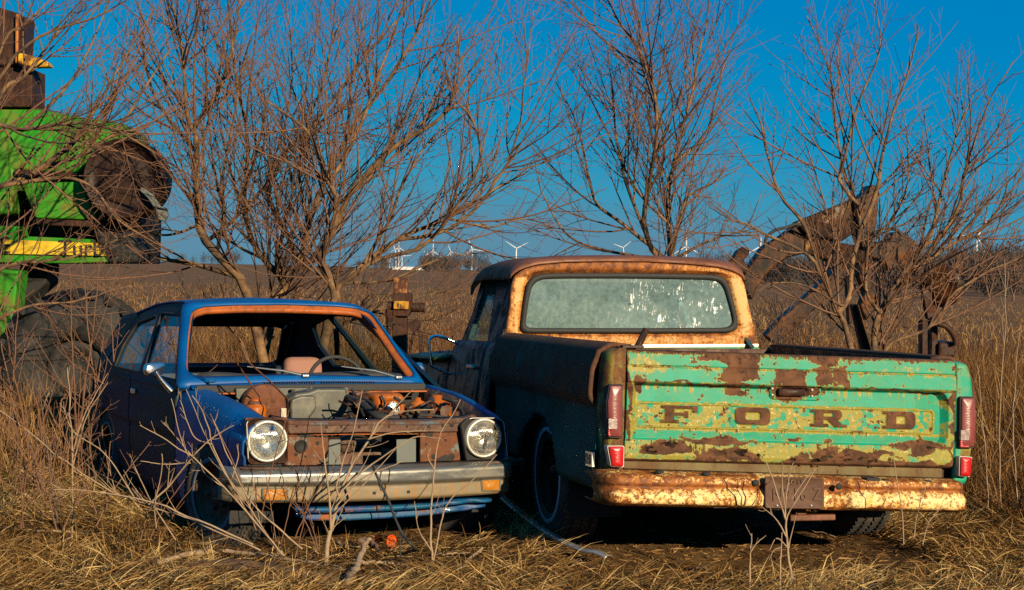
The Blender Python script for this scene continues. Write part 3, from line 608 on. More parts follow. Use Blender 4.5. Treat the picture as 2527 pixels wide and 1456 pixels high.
# rubber seal and glass
mb = MB(); lp2 = []
for Pp, off in ((off_in(Ii, 40), .012), (off_in(Ii, 38), -.012), (off_in(Ii, 20), -.020), (off_in(Ii, 4), -.012), (off_in(Ii, 0), .004)):
    L = []
    for p in Pp: q = cbk(c7(*p)); q[1] += off; L.append(q)
    lp2.append(L)
mb.loft(lp2); rw = mb.build('rear_window_seal', M['black_rubber'], truck)
def m_backglass():
    k = NT('dirty_glass'); n = k.noise(30, 8, .75); big = k.noise(2.5, 5, .6, off=(2, 0, 1)); n2 = k.noise(90, 4, .7)
    tr = k.n('ShaderNodeBsdfTransparent'); tr.inputs[0].default_value = (.60, .85, .82, 1)
    sc1 = k.noise(22, 3, .55, scale=(3.6, 1, .75), off=(1, 0, 0), dist=1.0)       # short steep scratches
    sx_ = k.n('ShaderNodeSeparateXYZ'); k.l(k.co, sx_.inputs[0])
    mask = k.math('MULTIPLY', k.step(k.noise(5, 5, .7, scale=(1, 1, 1.6), off=(7.5, 0, 3)), .47, .60), k.step(sx_.outputs[0], -.45, .10))
    s = k.math('MULTIPLY', k.step(sc1, .56, .62), mask)
    dirtc = k.mix(k.math('ADD', k.math('MULTIPLY', n, .5), k.math('MULTIPLY', big, .5)), (.14, .46, .54), (.85, 1.2, 1.2)); dirtc = k.mix(k.step(n2, .60, .70), dirtc, (1, 1, .95)); dirtc = k.mix(s, dirtc, (1.4, 1.4, 1.35))
    b = k.bsdf(dirtc, .38, 0, .5, k.bump(n2, .35, .002))
    f = k.math('MAXIMUM', k.math('ADD', -.04, k.math('MULTIPLY', k.math('ADD', n, k.math('MULTIPLY', big, .8)), .30)), s, clamp=True)
    m = k.n('ShaderNodeMixShader'); k.l(f, m.inputs[0]); k.l(tr.outputs[0], m.inputs[1]); k.l(b, m.inputs[2]); return k.fin(m.outputs[0])
L = []
for p in off_in(Ii, 6): q = cbk(c7(*p)); q[1] += .004; L.append(q)
cc = sum(L) / len(L); mb = MB(); mb.loft([L, [q * .5 + cc * .5 for q in L], [q * .02 + cc * .98 for q in L]]); mb.build('rear_window_glass', m_backglass(), truck)
# ---- roof: loops from the rear edge forward
def roofline(px): return cbk(c7(*px))
rb = [(602, 300), (618, 262), (660, 232), (700, 212), (800, 183), (1000, 165), (1300, 159), (1600, 161), (1900, 177), (2120, 200), (2215, 224), (2292, 258), (2310, 300)]
ru = [(560, 288), (590, 225), (640, 175), (705, 143), (800, 128), (1000, 115), (1300, 112), (1600, 114), (1900, 126), (2110, 143), (2215, 165), (2285, 225), (2318, 300)]
A_ = resample([roofline(p) for p in rb], 60, False); B_ = resample([TF.on(c7(*p), 'y', YB + .10) for p in ru], 60, False)
midx = (A_[0, 0] + A_[-1, 0]) / 2
mb = MB(); rows = [A_ + [0, .02, 0], A_ + [0, -.018, .004], blend(A_, B_, .35) + [0, -.03, .012], B_ + [0, -.03, .0]]
for yf, sxx, dz in ((.25, 1.0, .006), (.6, 1.01, .012), (.95, 1.0, .0), (1.12, .97, -.02), (1.22, .94, -.06), (1.25, .93, -.075)):
    R2 = B_.copy(); R2[:, 0] = midx + (B_[:, 0] - midx) * sxx; R2[:, 1] += yf - .1; R2[:, 2] += dz; rows.append(R2)
mb.grid(rows); mb.build('roof', M['truck_roof'], truck, solid=.01)
# chrome trim, green strip below it
mb = MB(); q = [cbk(c7(*p)) + [0, -.02, 0] for p in ((512, 796), (540, 768), (2412, 758), (2412, 781))]; mb.prism(q, (0, .02, 0)); mb.build('chrome_trim', plain('trim_metal', (.85, .78, .62), .35, .6, .15, 30, dirt=(.5, .4, .25), dirtamt=.3), truck, bevel=.004)
mb = MB(); q = [TF.on(c7(*p), 'y', YB - .01) for p in ((455, 830), (540, 795), (2412, 780), (2475, 830), (2475, 1000), (455, 1000))]; mb.prism(q, (0, .05, 0)); mb.build('cab_lower_back', M['truck_post_green'], truck)
# ---- cab left side (and its mirror)
SN = np.array([-1, 0, -.36]); SN = SN / np.linalg.norm(SN)
bl = cbk(c7(563, 766))
def sidep(p, off=0.): return TF.onp(p, (bl[0] - .035, 2.4, bl[2]), (-1, 0, .36)) + SN * 0 + np.array([-off, 0, 0])
fr_out = [c6(*p) for p in ((1405, 1090), (1440, 800), (1468, 560), (1482, 430), (1440, 408), (1380, 412), (1290, 430), (1236, 440), (1170, 700), (1110, 900), (1052, 1085))]
fr_in = [c6(*p) for p in ((1275, 1075), (1300, 900), (1340, 640), (1364, 520), (1350, 492), (1320, 492), (1295, 505), (1262, 530), (1200, 720), (1145, 900), (1090, 1082))]
cs = (1290, 800)
fo = [sidep(p) for p in fr_out]; fi = [sidep(p, -.0) for p in fr_in]
fo = resample(fo, 90); 
fi = resample(fi, 90)
print('door frame', fo.min(0), fo.max(0))
ymid = (fi[:, 1].min() + fi[:, 1].max()) / 2
cab_root = truck
for side in (-1, 1):
    mir = (lambda q: q) if side < 0 else (lambda q: np.array([2 * midx - q[0], q[1], q[2]]))
    lpo = [mir(q) for q in fo]; lpi = [mir(q) for q in fi]; lin = [mir(q + [.03, 0, 0]) for q in fi]
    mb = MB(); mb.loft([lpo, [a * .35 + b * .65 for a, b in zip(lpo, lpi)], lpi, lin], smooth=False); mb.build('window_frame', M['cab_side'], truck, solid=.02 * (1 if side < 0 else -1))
    gl_ = [mir(q + [.02, 0, 0]) for q in fi]; c = sum(gl_) / len(gl_)
    mb = MB(); mb.loft([gl_, [c * .98 + q * .02 for q in gl_]]); mb.build('side_window', M['truck_glass'], truck)
    # cab corner between rear wall and door frame
    a1 = [cbk(c7(*p)) for p in ((563, 768), (585, 600), (602, 480), (612, 330), (628, 285))]; b1 = [sidep(c6(*p)) for p in ((1400, 1090), (1425, 900), (1450, 700), (1470, 540), (1482, 430))]
    a1 = resample(a1, 16, False); b1 = resample(b1, 16, False); rows = []
    for A, B in zip(a1, b1):
        cpt = np.array([B[0], A[1] + .01, (A[2] + B[2]) / 2]); rows.append([mir((1 - t) ** 2 * A + 2 * t * (1 - t) * cpt + t * t * B) for t in np.linspace(0, 1, 9)])
    mb = MB(); mb.grid(rows); mb.build('cab_corner', M['cab_side'], truck, solid=.01 * side)
    # lower body: cab corner, door, fender
    xb = bl[0] - .035; X_ = lambda off: (xb - off if side < 0 else 2 * midx - xb + off)
    def panel(y0, y1, mat, name, ztop=1.215, zbot=.42, bul=.06, tail=0):
        rows = []
        for z in np.linspace(ztop, zbot, 16):
            t = (ztop - z) / (ztop - zbot); b = bul * math.sin(min(1, t * 1.8) * math.pi / 2) - .05 * max(0, t - .6)
            if t == 0: b = -.02
            rows.append([(X_(b + .01 * math.sin(3.14 * s)), y0 + (y1 - y0) * s, z + (tail * s * s if t < .3 else 0)) for s in np.linspace(0, 1, 12)])
        mb = MB(); mb.grid(rows); return mb.build(name, mat, truck, solid=.02 * side)
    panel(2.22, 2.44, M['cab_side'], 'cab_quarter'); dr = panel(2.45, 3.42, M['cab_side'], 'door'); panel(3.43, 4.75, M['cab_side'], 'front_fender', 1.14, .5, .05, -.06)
    mb = MB(); hx = X_(.085); mb.box((hx, 2.62, 1.06), (.03, .17, .022)); mb.box((hx + .015 * -side, 2.70, 1.06), (.04, .03, .03)); mb.build('door_handle', M['chrome'], dr, bevel=.006)
# windshield frame, glass, dash, seat, hood
xl, xr = bl[0] - .03, 2 * midx - bl[0] + .03
mb = MB(); fl = [(xl + .05, 3.42, 1.21), (xr - .05, 3.42, 1.21), (xr - .17, 3.25, 1.60), (xl + .17, 3.25, 1.60)]
mb.tube([fl[0], fl[3]], .03); mb.tube([fl[1], fl[2]], .03); mb.tube([fl[3], fl[2]], .03); mb.build('windshield_frame', M['cab_side'], truck)
mb = MB(); mb.add(fl, [(0, 1, 2, 3)]); mb.build('windshield', M['truck_glass'], truck)
mb = MB(); mb.box((midx, 3.30, 1.10), (1.66, .30, .20)); mb.build('dashboard', M['dark'], truck, bevel=.04)
mb = MB(); mb.box((midx, 2.52, .92), (1.45, .16, .50)); mb.build('bench_seat', plain('seat_vinyl', (.10, .09, .07), .7), truck, bevel=.05)
q = TF.on(c7(1195, 380), 'y', 3.2); mb = MB(); mb.box(q, (.25, .03, .07)); mb.tube([q, q + [0, .03, .12]], .008); mb.build('interior_mirror', M['dark'], truck, bevel=.02)
for x in (.36, 1.9):
    pass
VIS = plain('visor', (.12, .12, .10), .8)
for sx in (-1, 1): mb = MB(); mb.box((midx + .42 * sx, 3.20, 1.555), (.52, .02, .12)); mb.build('sun_visor', VIS, truck, bevel=.008)
sw = [(midx - .42 + .20 * math.cos(a), 3.08 + .05 * math.sin(a), 1.16 + .19 * math.sin(a)) for a in np.linspace(0, 2 * math.pi, 33)]
mb = MB(); mb.tube(sw, .011, 8, False); mb.build('steering_wheel', M['dark'], truck)
rows = []
for y in np.linspace(3.44, 4.85, 14):
    rows.append([(midx + .98 * t, y, 1.135 + .03 * math.cos(t * 2.2) * (1 if abs(t) < .99 else 0) - .05 * max(0, (y - 4.4)) - .10 * max(0, abs(t) - .9) * 3 + (.018 if .2 < abs(t) < .28 else 0)) for t in np.linspace(-1, 1, 41)])
mb = MB(); mb.grid(rows); mb.build('hood', rusty('hood_paint', TEAL, OLIVE, .35, 5, .04, .3, rust=(OLIVE, (.3, .15, .03)), seed=9), truck, solid=.02)
mb = MB(); mb.box((midx, 4.80, .80), (1.8, .12, .55)); mb.build('grille', M['darkrust'], truck, bevel=.03)
# wing mirror bracket: a bent chrome tube
lp = [c6(*p) for p in ((1060, 1092), (1020, 1070), (940, 1032), (860, 1002), (800, 996), (765, 1015), (750, 1050), (758, 1150), (768, 1245), (785, 1272), (860, 1305), (930, 1335), (975, 1345))]
pts = []
for i, p in enumerate(lp):
    t = i / (len(lp) - 1); pts.append(TF.onp(p, (xl - .02, 3.35, 1.15), (.05, 1, 0)))
mb = MB(); mb.tube(spline(pts, 50), .0105, 8); mb.build('mirror_bracket', plain('blue_chrome', (.5, .62, .7), .2, 1, .1), truck)
# small broken latch on the bed rail
mb = MB(); q = tl(c8(262, 78), .03); mb.box(q, (.11, .04, .016)); 
mb.tube([q + [.03, 0, 0], q + [.075, .01, .085]], [.020, .017], 6); mb.build('chain_hook', M['darkrust'], truck, bevel=.004)

# ================================================================== BLUE HATCHBACK
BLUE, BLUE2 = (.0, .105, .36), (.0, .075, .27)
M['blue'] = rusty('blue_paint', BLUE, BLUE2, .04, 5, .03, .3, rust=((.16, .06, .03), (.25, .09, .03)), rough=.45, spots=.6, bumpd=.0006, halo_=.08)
M['blue_side_shaded'] = rusty('blue_side_shaded', (.0005, .014, .055), (.0005, .022, .025), .03, 3, .03, .3, rust=((.03, .05, .04), (.06, .05, .03)), rough=.6, seed=2, bumpd=.0006, halo_=.1)  # body blue darkened, so the shade on the sides sits in the colour
M['primer'] = rusty('primer', (.50, .125, .022), (.36, .085, .02), .40, 14, .1, .2, rust=((.20, .06, .025), (.30, .10, .03)), rough=.5, bumpd=.002)
M['core_rust'] = rusty('core_rust', (.10, .036, .020), (.06, .024, .016), .5, 9, .08, .2, rust=((.05, .026, .02), (.20, .13, .09)), spots=1.2)
M['core_top'] = rusty('core_top', (.10, .12, .12), (.03, .12, .20), .62, 12, .06, .2, rust=((.16, .07, .04), (.09, .045, .03)), rough=.4)
M['core_panel'] = rusty('core_panel', (.20, .15, .11), (.08, .20, .19), .70, 11, .04, .2, rust=((.13, .055, .03), (.19, .07, .03)), spots=1.2)
M['plastic_grey'] = plain('plastic_grey', (.060, .064, .050), .5, var=.5, sc=26, dirt=(.15, .145, .10), dirtamt=.38)
M['grey_panel'] = plain('grey_panel', (.11, .13, .12), .6, var=.15, sc=15)
M['orange'] = rusty('orange_tank', (.50, .13, .010), (.34, .08, .01), .25, 10, .06, .2, rust=((.14, .05, .02), (.25, .09, .02)), rough=.4)
M['bumper_chrome'] = None
def m_bchrome():
    k = NT('worn_chrome'); n = k.noise(5, 7, .65, scale=(1, 1, 3)); n2 = k.noise(30, 6, .7); st = k.noise(9, 6, .65, scale=(6, 1, .5))
    low = k.attr('low')
    haze = k.step(n, .32, .60)
    rough = k.math('ADD', .20, k.math('MULTIPLY', haze, .28))
    col = k.mix(k.math('MULTIPLY', low, 1), k.mix(haze, (.36, .38, .37), (.27, .26, .22)), k.mix(n2, (.15, .13, .08), (.25, .215, .13)))
    ru = k.math('MULTIPLY', k.math('MULTIPLY', low, k.step(st, .46, .58)), k.step(n2, .34, .52))
    ru = k.math('MAXIMUM', ru, k.step(k.noise(26, 5, .7, off=(3, 3, 3)), .74, .78))
    col = k.mix(k.math('MULTIPLY', ru, .8), col, (.30, .13, .02))
    metal = k.math('SUBTRACT', .72, k.math('MULTIPLY', low, .65))
    metal = k.math('MULTIPLY', metal, k.math('SUBTRACT', 1, ru))
    return k.fin(k.bsdf(col, k.math('ADD', rough, k.math('MULTIPLY', low, .28), clamp=True), metal, .5, k.bump(n2, .2, .001)))
M['bumper_chrome'] = m_bchrome()
M['car_glass'] = glass('car_glass', (.82, .88, .84), .05)
def m_lamp():
    k = NT('headlamp_glass'); w = k.n('ShaderNodeTexWave'); w.inputs['Scale'].default_value = 45; w.bands_direction = 'X'; w.inputs['Distortion'].default_value = .6; k.l(k.co, w.inputs['Vector'])
    nb_ = k.bump(k.math('ADD', k.math('MULTIPLY', w.outputs['Fac'], .5), k.noise(18, 3, .6)), .5, .004)
    tr = k.n('ShaderNodeBsdfRefraction'); tr.inputs['IOR'].default_value = 1.15; tr.inputs['Roughness'].default_value = .06; tr.inputs[0].default_value = (.95, .95, .88, 1); k.l(nb_, tr.inputs['Normal'])
    tp = k.n('ShaderNodeBsdfTransparent'); tp.inputs[0].default_value = (.95, .95, .9, 1)
    m0 = k.n('ShaderNodeMixShader'); m0.inputs[0].default_value = .55; k.l(tr.outputs[0], m0.inputs[1]); k.l(tp.outputs[0], m0.inputs[2])
    gl = k.n('ShaderNodeBsdfGlossy'); gl.inputs['Roughness'].default_value = .10; k.l(nb_, gl.inputs['Normal'])
    m1 = k.n('ShaderNodeMixShader'); m1.inputs[0].default_value = .22; k.l(m0.outputs[0], m1.inputs[1]); k.l(gl.outputs[0], m1.inputs[2])
    df = k.n('ShaderNodeBsdfDiffuse'); df.inputs[0].default_value = (.40, .36, .27, 1); m2 = k.n('ShaderNodeMixShader'); k.l(k.math('MULTIPLY', k.step(k.noise(20, 6, .7), .35, .7), .35), m2.inputs[0]); k.l(m1.outputs[0], m2.inputs[1]); k.l(df.outputs[0], m2.inputs[2])
    return k.fin(m2.outputs[0])
M['reflector'] = plain('reflector', (.88, .86, .78), .20, .9, .12, 7, bumpd=.0015)
M['lamp_glass'] = m_lamp()

CF = Frame((-.613, 8.236, .016), .456, -.013, 0)
car = thing('hatchback', 'blue hatchback without hood or windshield, facing the camera', 'car', frame=CF)
def cl_(p, y=0.): return CF.on(p, 'y', y)
WP = ((0, 1.16, .92), (0, -.36, .6)); WN = np.array([0, -.36, .6]) / math.hypot(.36, .6)
def ws(p, off=0.): return CF.onp(d4(*p), *WP) + WN * off
blue_o = [(397, 150), (415, 118), (600, 110), (1000, 112), (1300, 120), (1650, 134), (1780, 162), (1885, 212), (2000, 365), (2150, 560), (2290, 752), (2210, 752), (1700, 745), (1200, 748), (600, 762), (358, 770), (372, 500), (385, 300)]
or_o = [(452, 215), (480, 186), (560, 162), (800, 150), (1200, 147), (1600, 160), (1760, 176), (1850, 208), (1900, 250), (2000, 395), (2100, 545), (2196, 672), (2214, 700), (2192, 722), (1900, 717), (1200, 706), (600, 722), (520, 724), (470, 708), (430, 684), (412, 645), (418, 500), (433, 340)]
or_i = [(488, 238), (520, 203), (600, 180), (900, 172), (1300, 180), (1700, 194), (1790, 217), (1845, 260), (1945, 412), (2050, 568), (2140, 690), (2138, 706), (2080, 708), (1200, 700), (600, 714), (500, 706), (462, 668), (450, 600), (466, 400)]
cenw = (1200, 440)
def warp2(P): P = np.array(P, float).copy(); P[:, 0] = cenw[0] + (P[:, 0] - cenw[0]) * .36; return P
def unwarp2(P): P = P.copy(); P[:, 0] = cenw[0] + (P[:, 0] - cenw[0]) / .36; return P
bo, oo, oi = [unwarp2(angular(warp2(roundpoly(L, 12, 3)), cenw, 150)) for L in (blue_o, or_o, or_i)]
oi = [a * .55 + b * .45 for a, b in zip(oo, oi)]
Lb, Lo, Li = [[ws(p, o) for p in L] for L, o in ((bo, -.004), (oo, .008), (oi, -.018))]
mb = MB(); mb.loft([[p - WN * .03 for p in Lb], Lb, [a * .5 + b * .5 + WN * .008 for a, b in zip(Lb, Lo)], Lo]); wf = mb.build('windshield_pillars', M['blue'], car, solid=.012)
mb = MB(); Lm = [a * .6 + b * .4 - WN * .006 for a, b in zip(Lo, Li)]; Lm2 = [a * .35 + b * .65 + WN * .004 for a, b in zip(Lo, Li)]
mb.loft([[p + WN * .001 for p in Lo], Lm, Lm2, Li, [p - WN * .016 for p in Li]]); mb.build('windshield_flange', M['primer'], car, solid=.004)
# ---- greenhouse sides
def sp2(y, z, side, inset=0.):
    x = .752 - (z - .93) * .54 - inset - max(0, y - 2.9) * .10
    return np.array([side * x + .0, y, z])
FG = [(1.28, .915), (2.06, .915), (2.22, 1.075), (2.40, 1.262), (2.36, 1.27), (1.97, 1.27), (1.92, 1.262)]
RGl = [(2.17, .915), (2.83, .915), (2.93, 1.05), (2.88, 1.17), (2.83, 1.2), (2.50, 1.252), (2.44, 1.235), (2.31, 1.12)]
POLY = {'windshield_side_pillar': [(1.10, .87), (1.28, .915), (1.92, 1.262), (1.97, 1.27), (1.93, 1.335), (1.84, 1.325)],
        'roof_rail': [(1.93, 1.335), (1.97, 1.27), (2.36, 1.27), (2.40, 1.262), (2.44, 1.235), (2.50, 1.252), (2.83, 1.2), (2.95, 1.26), (2.54, 1.32), (2.1, 1.342)],
        'door_pillar': [(2.40, 1.262), (2.22, 1.075), (2.06, .915), (2.17, .915), (2.31, 1.12), (2.44, 1.235)],
        'rear_pillar': [(2.83, 1.2), (2.88, 1.17), (2.93, 1.05), (2.83, .915), (3.25, .90), (3.2, .97), (3.12, 1.13), (2.95, 1.26)],
        'belt_strip': [(1.10, .87), (3.25, .86), (3.25, .90), (2.83, .915), (2.17, .915), (2.06, .915), (1.28, .915)]}
ZT = lambda y: float(np.interp(y, [.02, .06, .1, .17, .3, .47, .71, 1.1, 1.3, 3.2, 3.9], [.745, .765, .775, .79, .808, .835, .862, .882, .885, .875, .84]))
XO = lambda y: .722 + .052 * float(np.clip((y - .1) / .7, 0, 1)) - .11 * max(0, (y - 3.0) / .85) ** 2
for side in (-1, 1):
    for nm, pl in POLY.items():
        mb = MB(); mb.prism([sp2(y, z, side) for y, z in pl], (-side * .035, 0, 0)); mb.build(nm, M['blue_side_shaded'], car, bevel=.004)
    for nm, pl in (('front_side_window', FG), ('rear_side_window', RGl)):
        mb = MB(); mb.add([sp2(y, z, side, .012) for y, z in pl], [tuple(range(len(pl)))]); o = mb.build(nm, M['car_glass'], car)
        R_ = resample([sp2(y, z, side, .006) for y, z in pl], 60); mb = MB(); mb.tube(np.vstack([R_, R_[:1]]), .009, 6, False); mb.build('window_seal', M['black_rubber'], o)
    # lower body in three panels
    for nm, y0, y1, mt in (('front_fender', .085, 1.205, 'blue'), ('door', 1.212, 2.30, 'blue_side_shaded'), ('rear_quarter', 2.308, 3.86, 'blue_side_shaded')):
        ny = 46; rows = []
        yy = np.linspace(y0, y1, ny)
        prof = []
        for y in yy:
            zt, xo = ZT(y), XO(y); fr = y < 1.206; zb_ = .44 if y < .30 else .2
            bel = sp2(y, .885, 1)[0] if not fr else 0
            fw_ = .145 if side < 0 else .062
            if fr: pr = [(xo - fw_ - .014, zt - .06), (xo - fw_ - .010, zt - .010), (xo - fw_, zt), (xo - fw_ * .7, zt + .004), (xo - .05 if side < 0 else xo - .03, zt - .008), (xo - .018, zt - .04), (xo - .004, zt - .09)]
            else: pr = [(min(bel, xo), zt + .0), (xo - .004, zt - .02), (xo, zt - .06), (xo + .004, zt - .09)]
            pr += [(xo + .004, .70), (xo + .008, .62), (xo - .004, .60), (xo - .002, .50), (xo - .012, max(.38, zb_)), (xo - .03, max(.28, zb_ - .01)), (xo - .05, max(.235, zb_ - .02))]
            prof.append(resample(pr, 40, False))
        G = np.array([[[side * p[0], y, p[1]] for p in pr] for y, pr in zip(yy, prof)])
        wy_, ra = (.60, .335) if nm == 'front_fender' else (3.0, .335)
        if nm != 'door':
            dy = G[..., 1] - wy_; dz = G[..., 2] - .29; rad = np.hypot(dy, dz); near = (rad < ra) & (rad > ra - .03) & (G[..., 2] < .7)
            s_ = ra / np.maximum(rad, .01); G[..., 1] = np.where(near, wy_ + dy * s_, G[..., 1]); G[..., 2] = np.where(near, .29 + dz * s_, G[..., 2])
            inside = ((rad < ra - .028) & (G[..., 2] < .7)).ravel()
        else: inside = np.zeros(G.shape[0] * G.shape[1], bool)
        idx = np.arange(ny * 40).reshape(ny, 40); q4 = np.stack([idx[:-1, :-1], idx[1:, :-1], idx[1:, 1:], idx[:-1, 1:]], -1).reshape(-1, 4); q4 = q4[~inside[q4].any(1)]
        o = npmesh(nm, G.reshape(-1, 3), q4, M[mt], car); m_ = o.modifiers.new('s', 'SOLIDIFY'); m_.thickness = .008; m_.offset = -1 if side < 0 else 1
        if nm == 'door':
            mb = MB(); mb.box((side * (XO(2.2) + .012), 2.17, .80), (.02, .10, .03)); mb.build('door_handle', M['chrome'], o, bevel=.006)
        else:
            a = np.linspace(-.1, math.pi + .1, 24); mb = MB(); xa, xb_ = side * (XO(wy_) - .02), side * (XO(wy_) - .25)
            mb.grid([[(x, wy_ + (ra + .01) * math.cos(t), .29 + (ra + .01) * math.sin(t)) for x in (xa, xb_)] for t in a])
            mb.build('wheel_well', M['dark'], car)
    # inner fender wall seen through the engine bay
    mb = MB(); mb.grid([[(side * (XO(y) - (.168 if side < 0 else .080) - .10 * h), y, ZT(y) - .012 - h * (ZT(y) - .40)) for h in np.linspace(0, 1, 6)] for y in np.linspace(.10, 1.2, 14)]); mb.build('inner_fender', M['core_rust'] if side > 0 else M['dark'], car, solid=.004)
# ---- roof, rear pillars, hatch
rows = []
for y, zr in ((1.845, 1.325), (1.87, 1.333), (2.0, 1.342), (2.3, 1.336), (2.6, 1.318), (2.95, 1.262), (3.2, 1.235), (3.34, 1.222)):
    hw = .752 - (min(zr, 1.34) - .93) * .54 + .004 - (.02 if y > 3 else 0)
    rows.append([(hw * t + .01 * 0, y, zr + .030 * (1 - t * t) * min(1, (y - 1.80) / .3) - .0) for t in np.linspace(-1, 1, 25)])
# front edge follows the windshield header
hdr = resample([ws(p, -.006) for p in ((397, 150), (415, 118), (600, 110), (1000, 112), (1300, 120), (1650, 134), (1780, 162), (1860, 200))], 25, False)
rows = [hdr] + rows; rows = np.array([np.array(r) for r in rows]); rows[1] = rows[0] * .5 + rows[2] * .5
mb = MB(); mb.grid(rows); mb.build('roof', M['blue'], car, solid=-.01)
mb = MB(); mb.grid(rows[1:] + np.array([0, 0, -.03])); mb.build('headliner', M['dark'], car)
ho = roundpoly([(-.60, 0), (.60, 0), (.68, 1), (-.68, 1)], .09, 5); hi = roundpoly([(-.545, .10), (.545, .10), (.625, .93), (-.625, .93)], .10, 5)
HL = lambda L, off: [np.array([x, 3.335 + .47 * v, 1.222 - .36 * v]) + np.array([0, .6, .8]) * off for x, v in L]
ho = resample(ho, 100); hi = resample(hi, 100)
mb = MB(); mb.loft([HL(ho, -.02), HL(ho, 0), HL(hi, .004), HL(hi, -.03)]); mb.build('hatch_frame', M['blue_side_shaded'], car, solid=.01)
for side in (-1, 1):
    A = resample([sp2(2.95, 1.26, side), sp2(3.12, 1.13, side), sp2(3.2, .97, side), sp2(3.25, .86, side)], 10, False)
    B = resample([np.array([side * .60, 3.335, 1.222]), np.array([side * .64, 3.56, 1.05]), np.array([side * .68, 3.805, .862])], 10, False)
    mb = MB(); mb.grid([[a * (1 - t) + b * t + np.array([side * .02 * math.sin(3.14 * t), 0, .006]) for t in np.linspace(0, 1, 7)] for a, b in zip(A, B)]); mb.build('rear_corner', M['blue_side_shaded'], car, solid=.012)
mb = MB(); mb.grid([[(x, 3.81 + .03 * (1 - (x / .7) ** 2) + .03 * math.sin(3 * v), .865 - .5 * v) for x in np.linspace(-.69, .69, 9)] for v in np.linspace(0, 1, 8)]); mb.build('tail_panel', M['blue_side_shaded'], car, solid=.01)
mb = MB(); mb.box((0, 2.2, .27), (1.34, 3.0, .06)); mb.box((0, 1.22, .55), (1.40, .03, .62)); mb.build('light_block_floor_and_firewall', M['dark'], car)  # floor box put in to block light under the body
# ---- interior
mb = MB(); pts = spline([ws((555, 712), -.03), ws((620, 672), -.05), ws((760, 662), -.06), ws((1000, 676), -.06), ws((1400, 668), -.06), ws((1700, 656), -.06), ws((1960, 652), -.06), ws((2080, 675), -.05), ws((2130, 705), -.03)], 40)
mb.tube(pts + [0, .06, .0], .045, 10); mb.build('dashboard', plain('dash_vinyl', (.035, .035, .033), .65, var=.4, sc=10), car)
mb = MB(); mb.box((0, 1.33, .78), (1.3, .22, .22)); mb.build('dash_lower', M['dark'], car)
sc0 = CF.on(d4(1620, 655), 'y', 1.62); pts = [sc0 + .185 * np.array([math.cos(a), .35 * math.sin(a), .93 * math.sin(a)]) + [0, 0, -.09] for a in np.linspace(0, 2 * math.pi, 41)]
mb = MB(); mb.tube(pts, .012, 8, False); cst = sc0 + [0, 0, -.09]; mb.tube([cst + [-.17, 0, 0], cst + [.17, 0, 0]], .014); mb.tube([cst, cst + [0, -.3, -.1]], .025); mb.build('steering_wheel', M['black_rubber'], car)
def seat(px0, px1, y, mat):
    a = CF.on(d4(px0, 550), 'y', y); b = CF.on(d4(px1, 670), 'y', y); w = b[0] - a[0]
    L = roundpoly([(a[0], a[2]), (b[0], a[2]), (b[0] + .03, a[2] - .6), (a[0] - .03, a[2] - .6)], [.06, .06, .02, .02], 5); c = np.mean(L, axis=0)
    ring = lambda s, yy: [(c[0] + (p[0] - c[0]) * s, yy, c[1] + (p[1] - c[1]) * s) for p in L]
    mb = MB(); mb.loft([ring(.01, y - .02), ring(.9, y - .012), ring(1, y + .02), ring(1, y + .09), ring(.9, y + .12), ring(.01, y + .12)]); mb.build('seat', mat, car)
SEATM = plain('seat_cloth', (.34, .17, .13), .9, var=.12, sc=60)
seat(1208, 1492, 2.28, SEATM)
mb = MB(); mb.box((0, 3.3, .72), (1.2, .10, .35)); mb.build('rear_seat', plain('rear_seat_vinyl', (.02, .04, .07), .6), car, bevel=.04)
bp = [CF.on(d4(1600, 330), 'x', .60), CF.on(d4(1608, 420), 'x', .62), CF.on(d4(1612, 560), 'x', .66)]
mb = MB(); mb.tube(bp, .02, 6); mb.build('seat_belt', M['black_rubber'], car)
# ---- cowl, louvres, wipers
mb = MB(); q = [CF.on(d4(*p), 'z', .905) for p in ((470, 742), (1200, 722), (1900, 732), (2240, 745), (2290, 756), (1700, 742), (1200, 740), (600, 764))]
cow = [[(x, y, .912 - .01 * (x / .7) ** 2 - .012 * k) for x in np.linspace(-.72, .66, 20)] for k, y in enumerate((1.15, 1.10, 1.055))]
mb = MB(); mb.grid(cow); cw = mb.build('cowl', M['blue'], car, solid=.006)
mb = MB()
for k in range(46):
    xk = -.30 + k * .0145
    if abs(k - 21.5) < 1.2: continue
    mb.box((xk, 1.105, .908), (.006, .055, .006))
lv = mb.build('vent_louvres', M['dark'], cw)
mb = MB(); mb.box((-.03, 1.04, .882), (1.36, .02, .042)); mb.build('hood_seal', M['black_rubber'], car, bevel=.008)
mb = MB(); mb.box((-.03, 1.025, .858), (1.36, .02, .008)); mb.build('firewall_flange', M['primer'], car)
for a, b, c in (((892, 656), (1180, 690), (1345, 716)), ((1635, 654), (1900, 688), (2080, 728))):
    pa, pb, pc = ws(a, .03), ws(b, .03), ws(c, .02)
    mb = MB(); mb.tube([pa, pb, pc], [.004, .008, .011], 6); w_ = mb.build('wiper', M['wiper'], car)
    mb = MB(); mb.box(pc + [.0, -.01, 0], (.045, .05, .022)); mb.build('wiper_pivot', M['chrome'], w_, bevel=.008)
mb = MB(); mb.lathe([(.0, .02), (.03, .016), (.04, 0)], CF.on(d4(600, 742), 'z', .915), (0, 0, 1), 16); mb.build('filler_cap', M['chrome'], car)
# bent prop rod
mb = MB(); mb.tube([cl_(d4(*p), y) for p, y in (((1000, 865), .80), ((880, 690), .72), ((790, 540), .66), ((768, 508), .65), ((800, 505), .65), ((880, 560), .60), ((1060, 720), .45), ((1190, 850), .30), ((1225, 885), .22))], .0045, 6); mb.build('prop_rod', M['rust'], car)
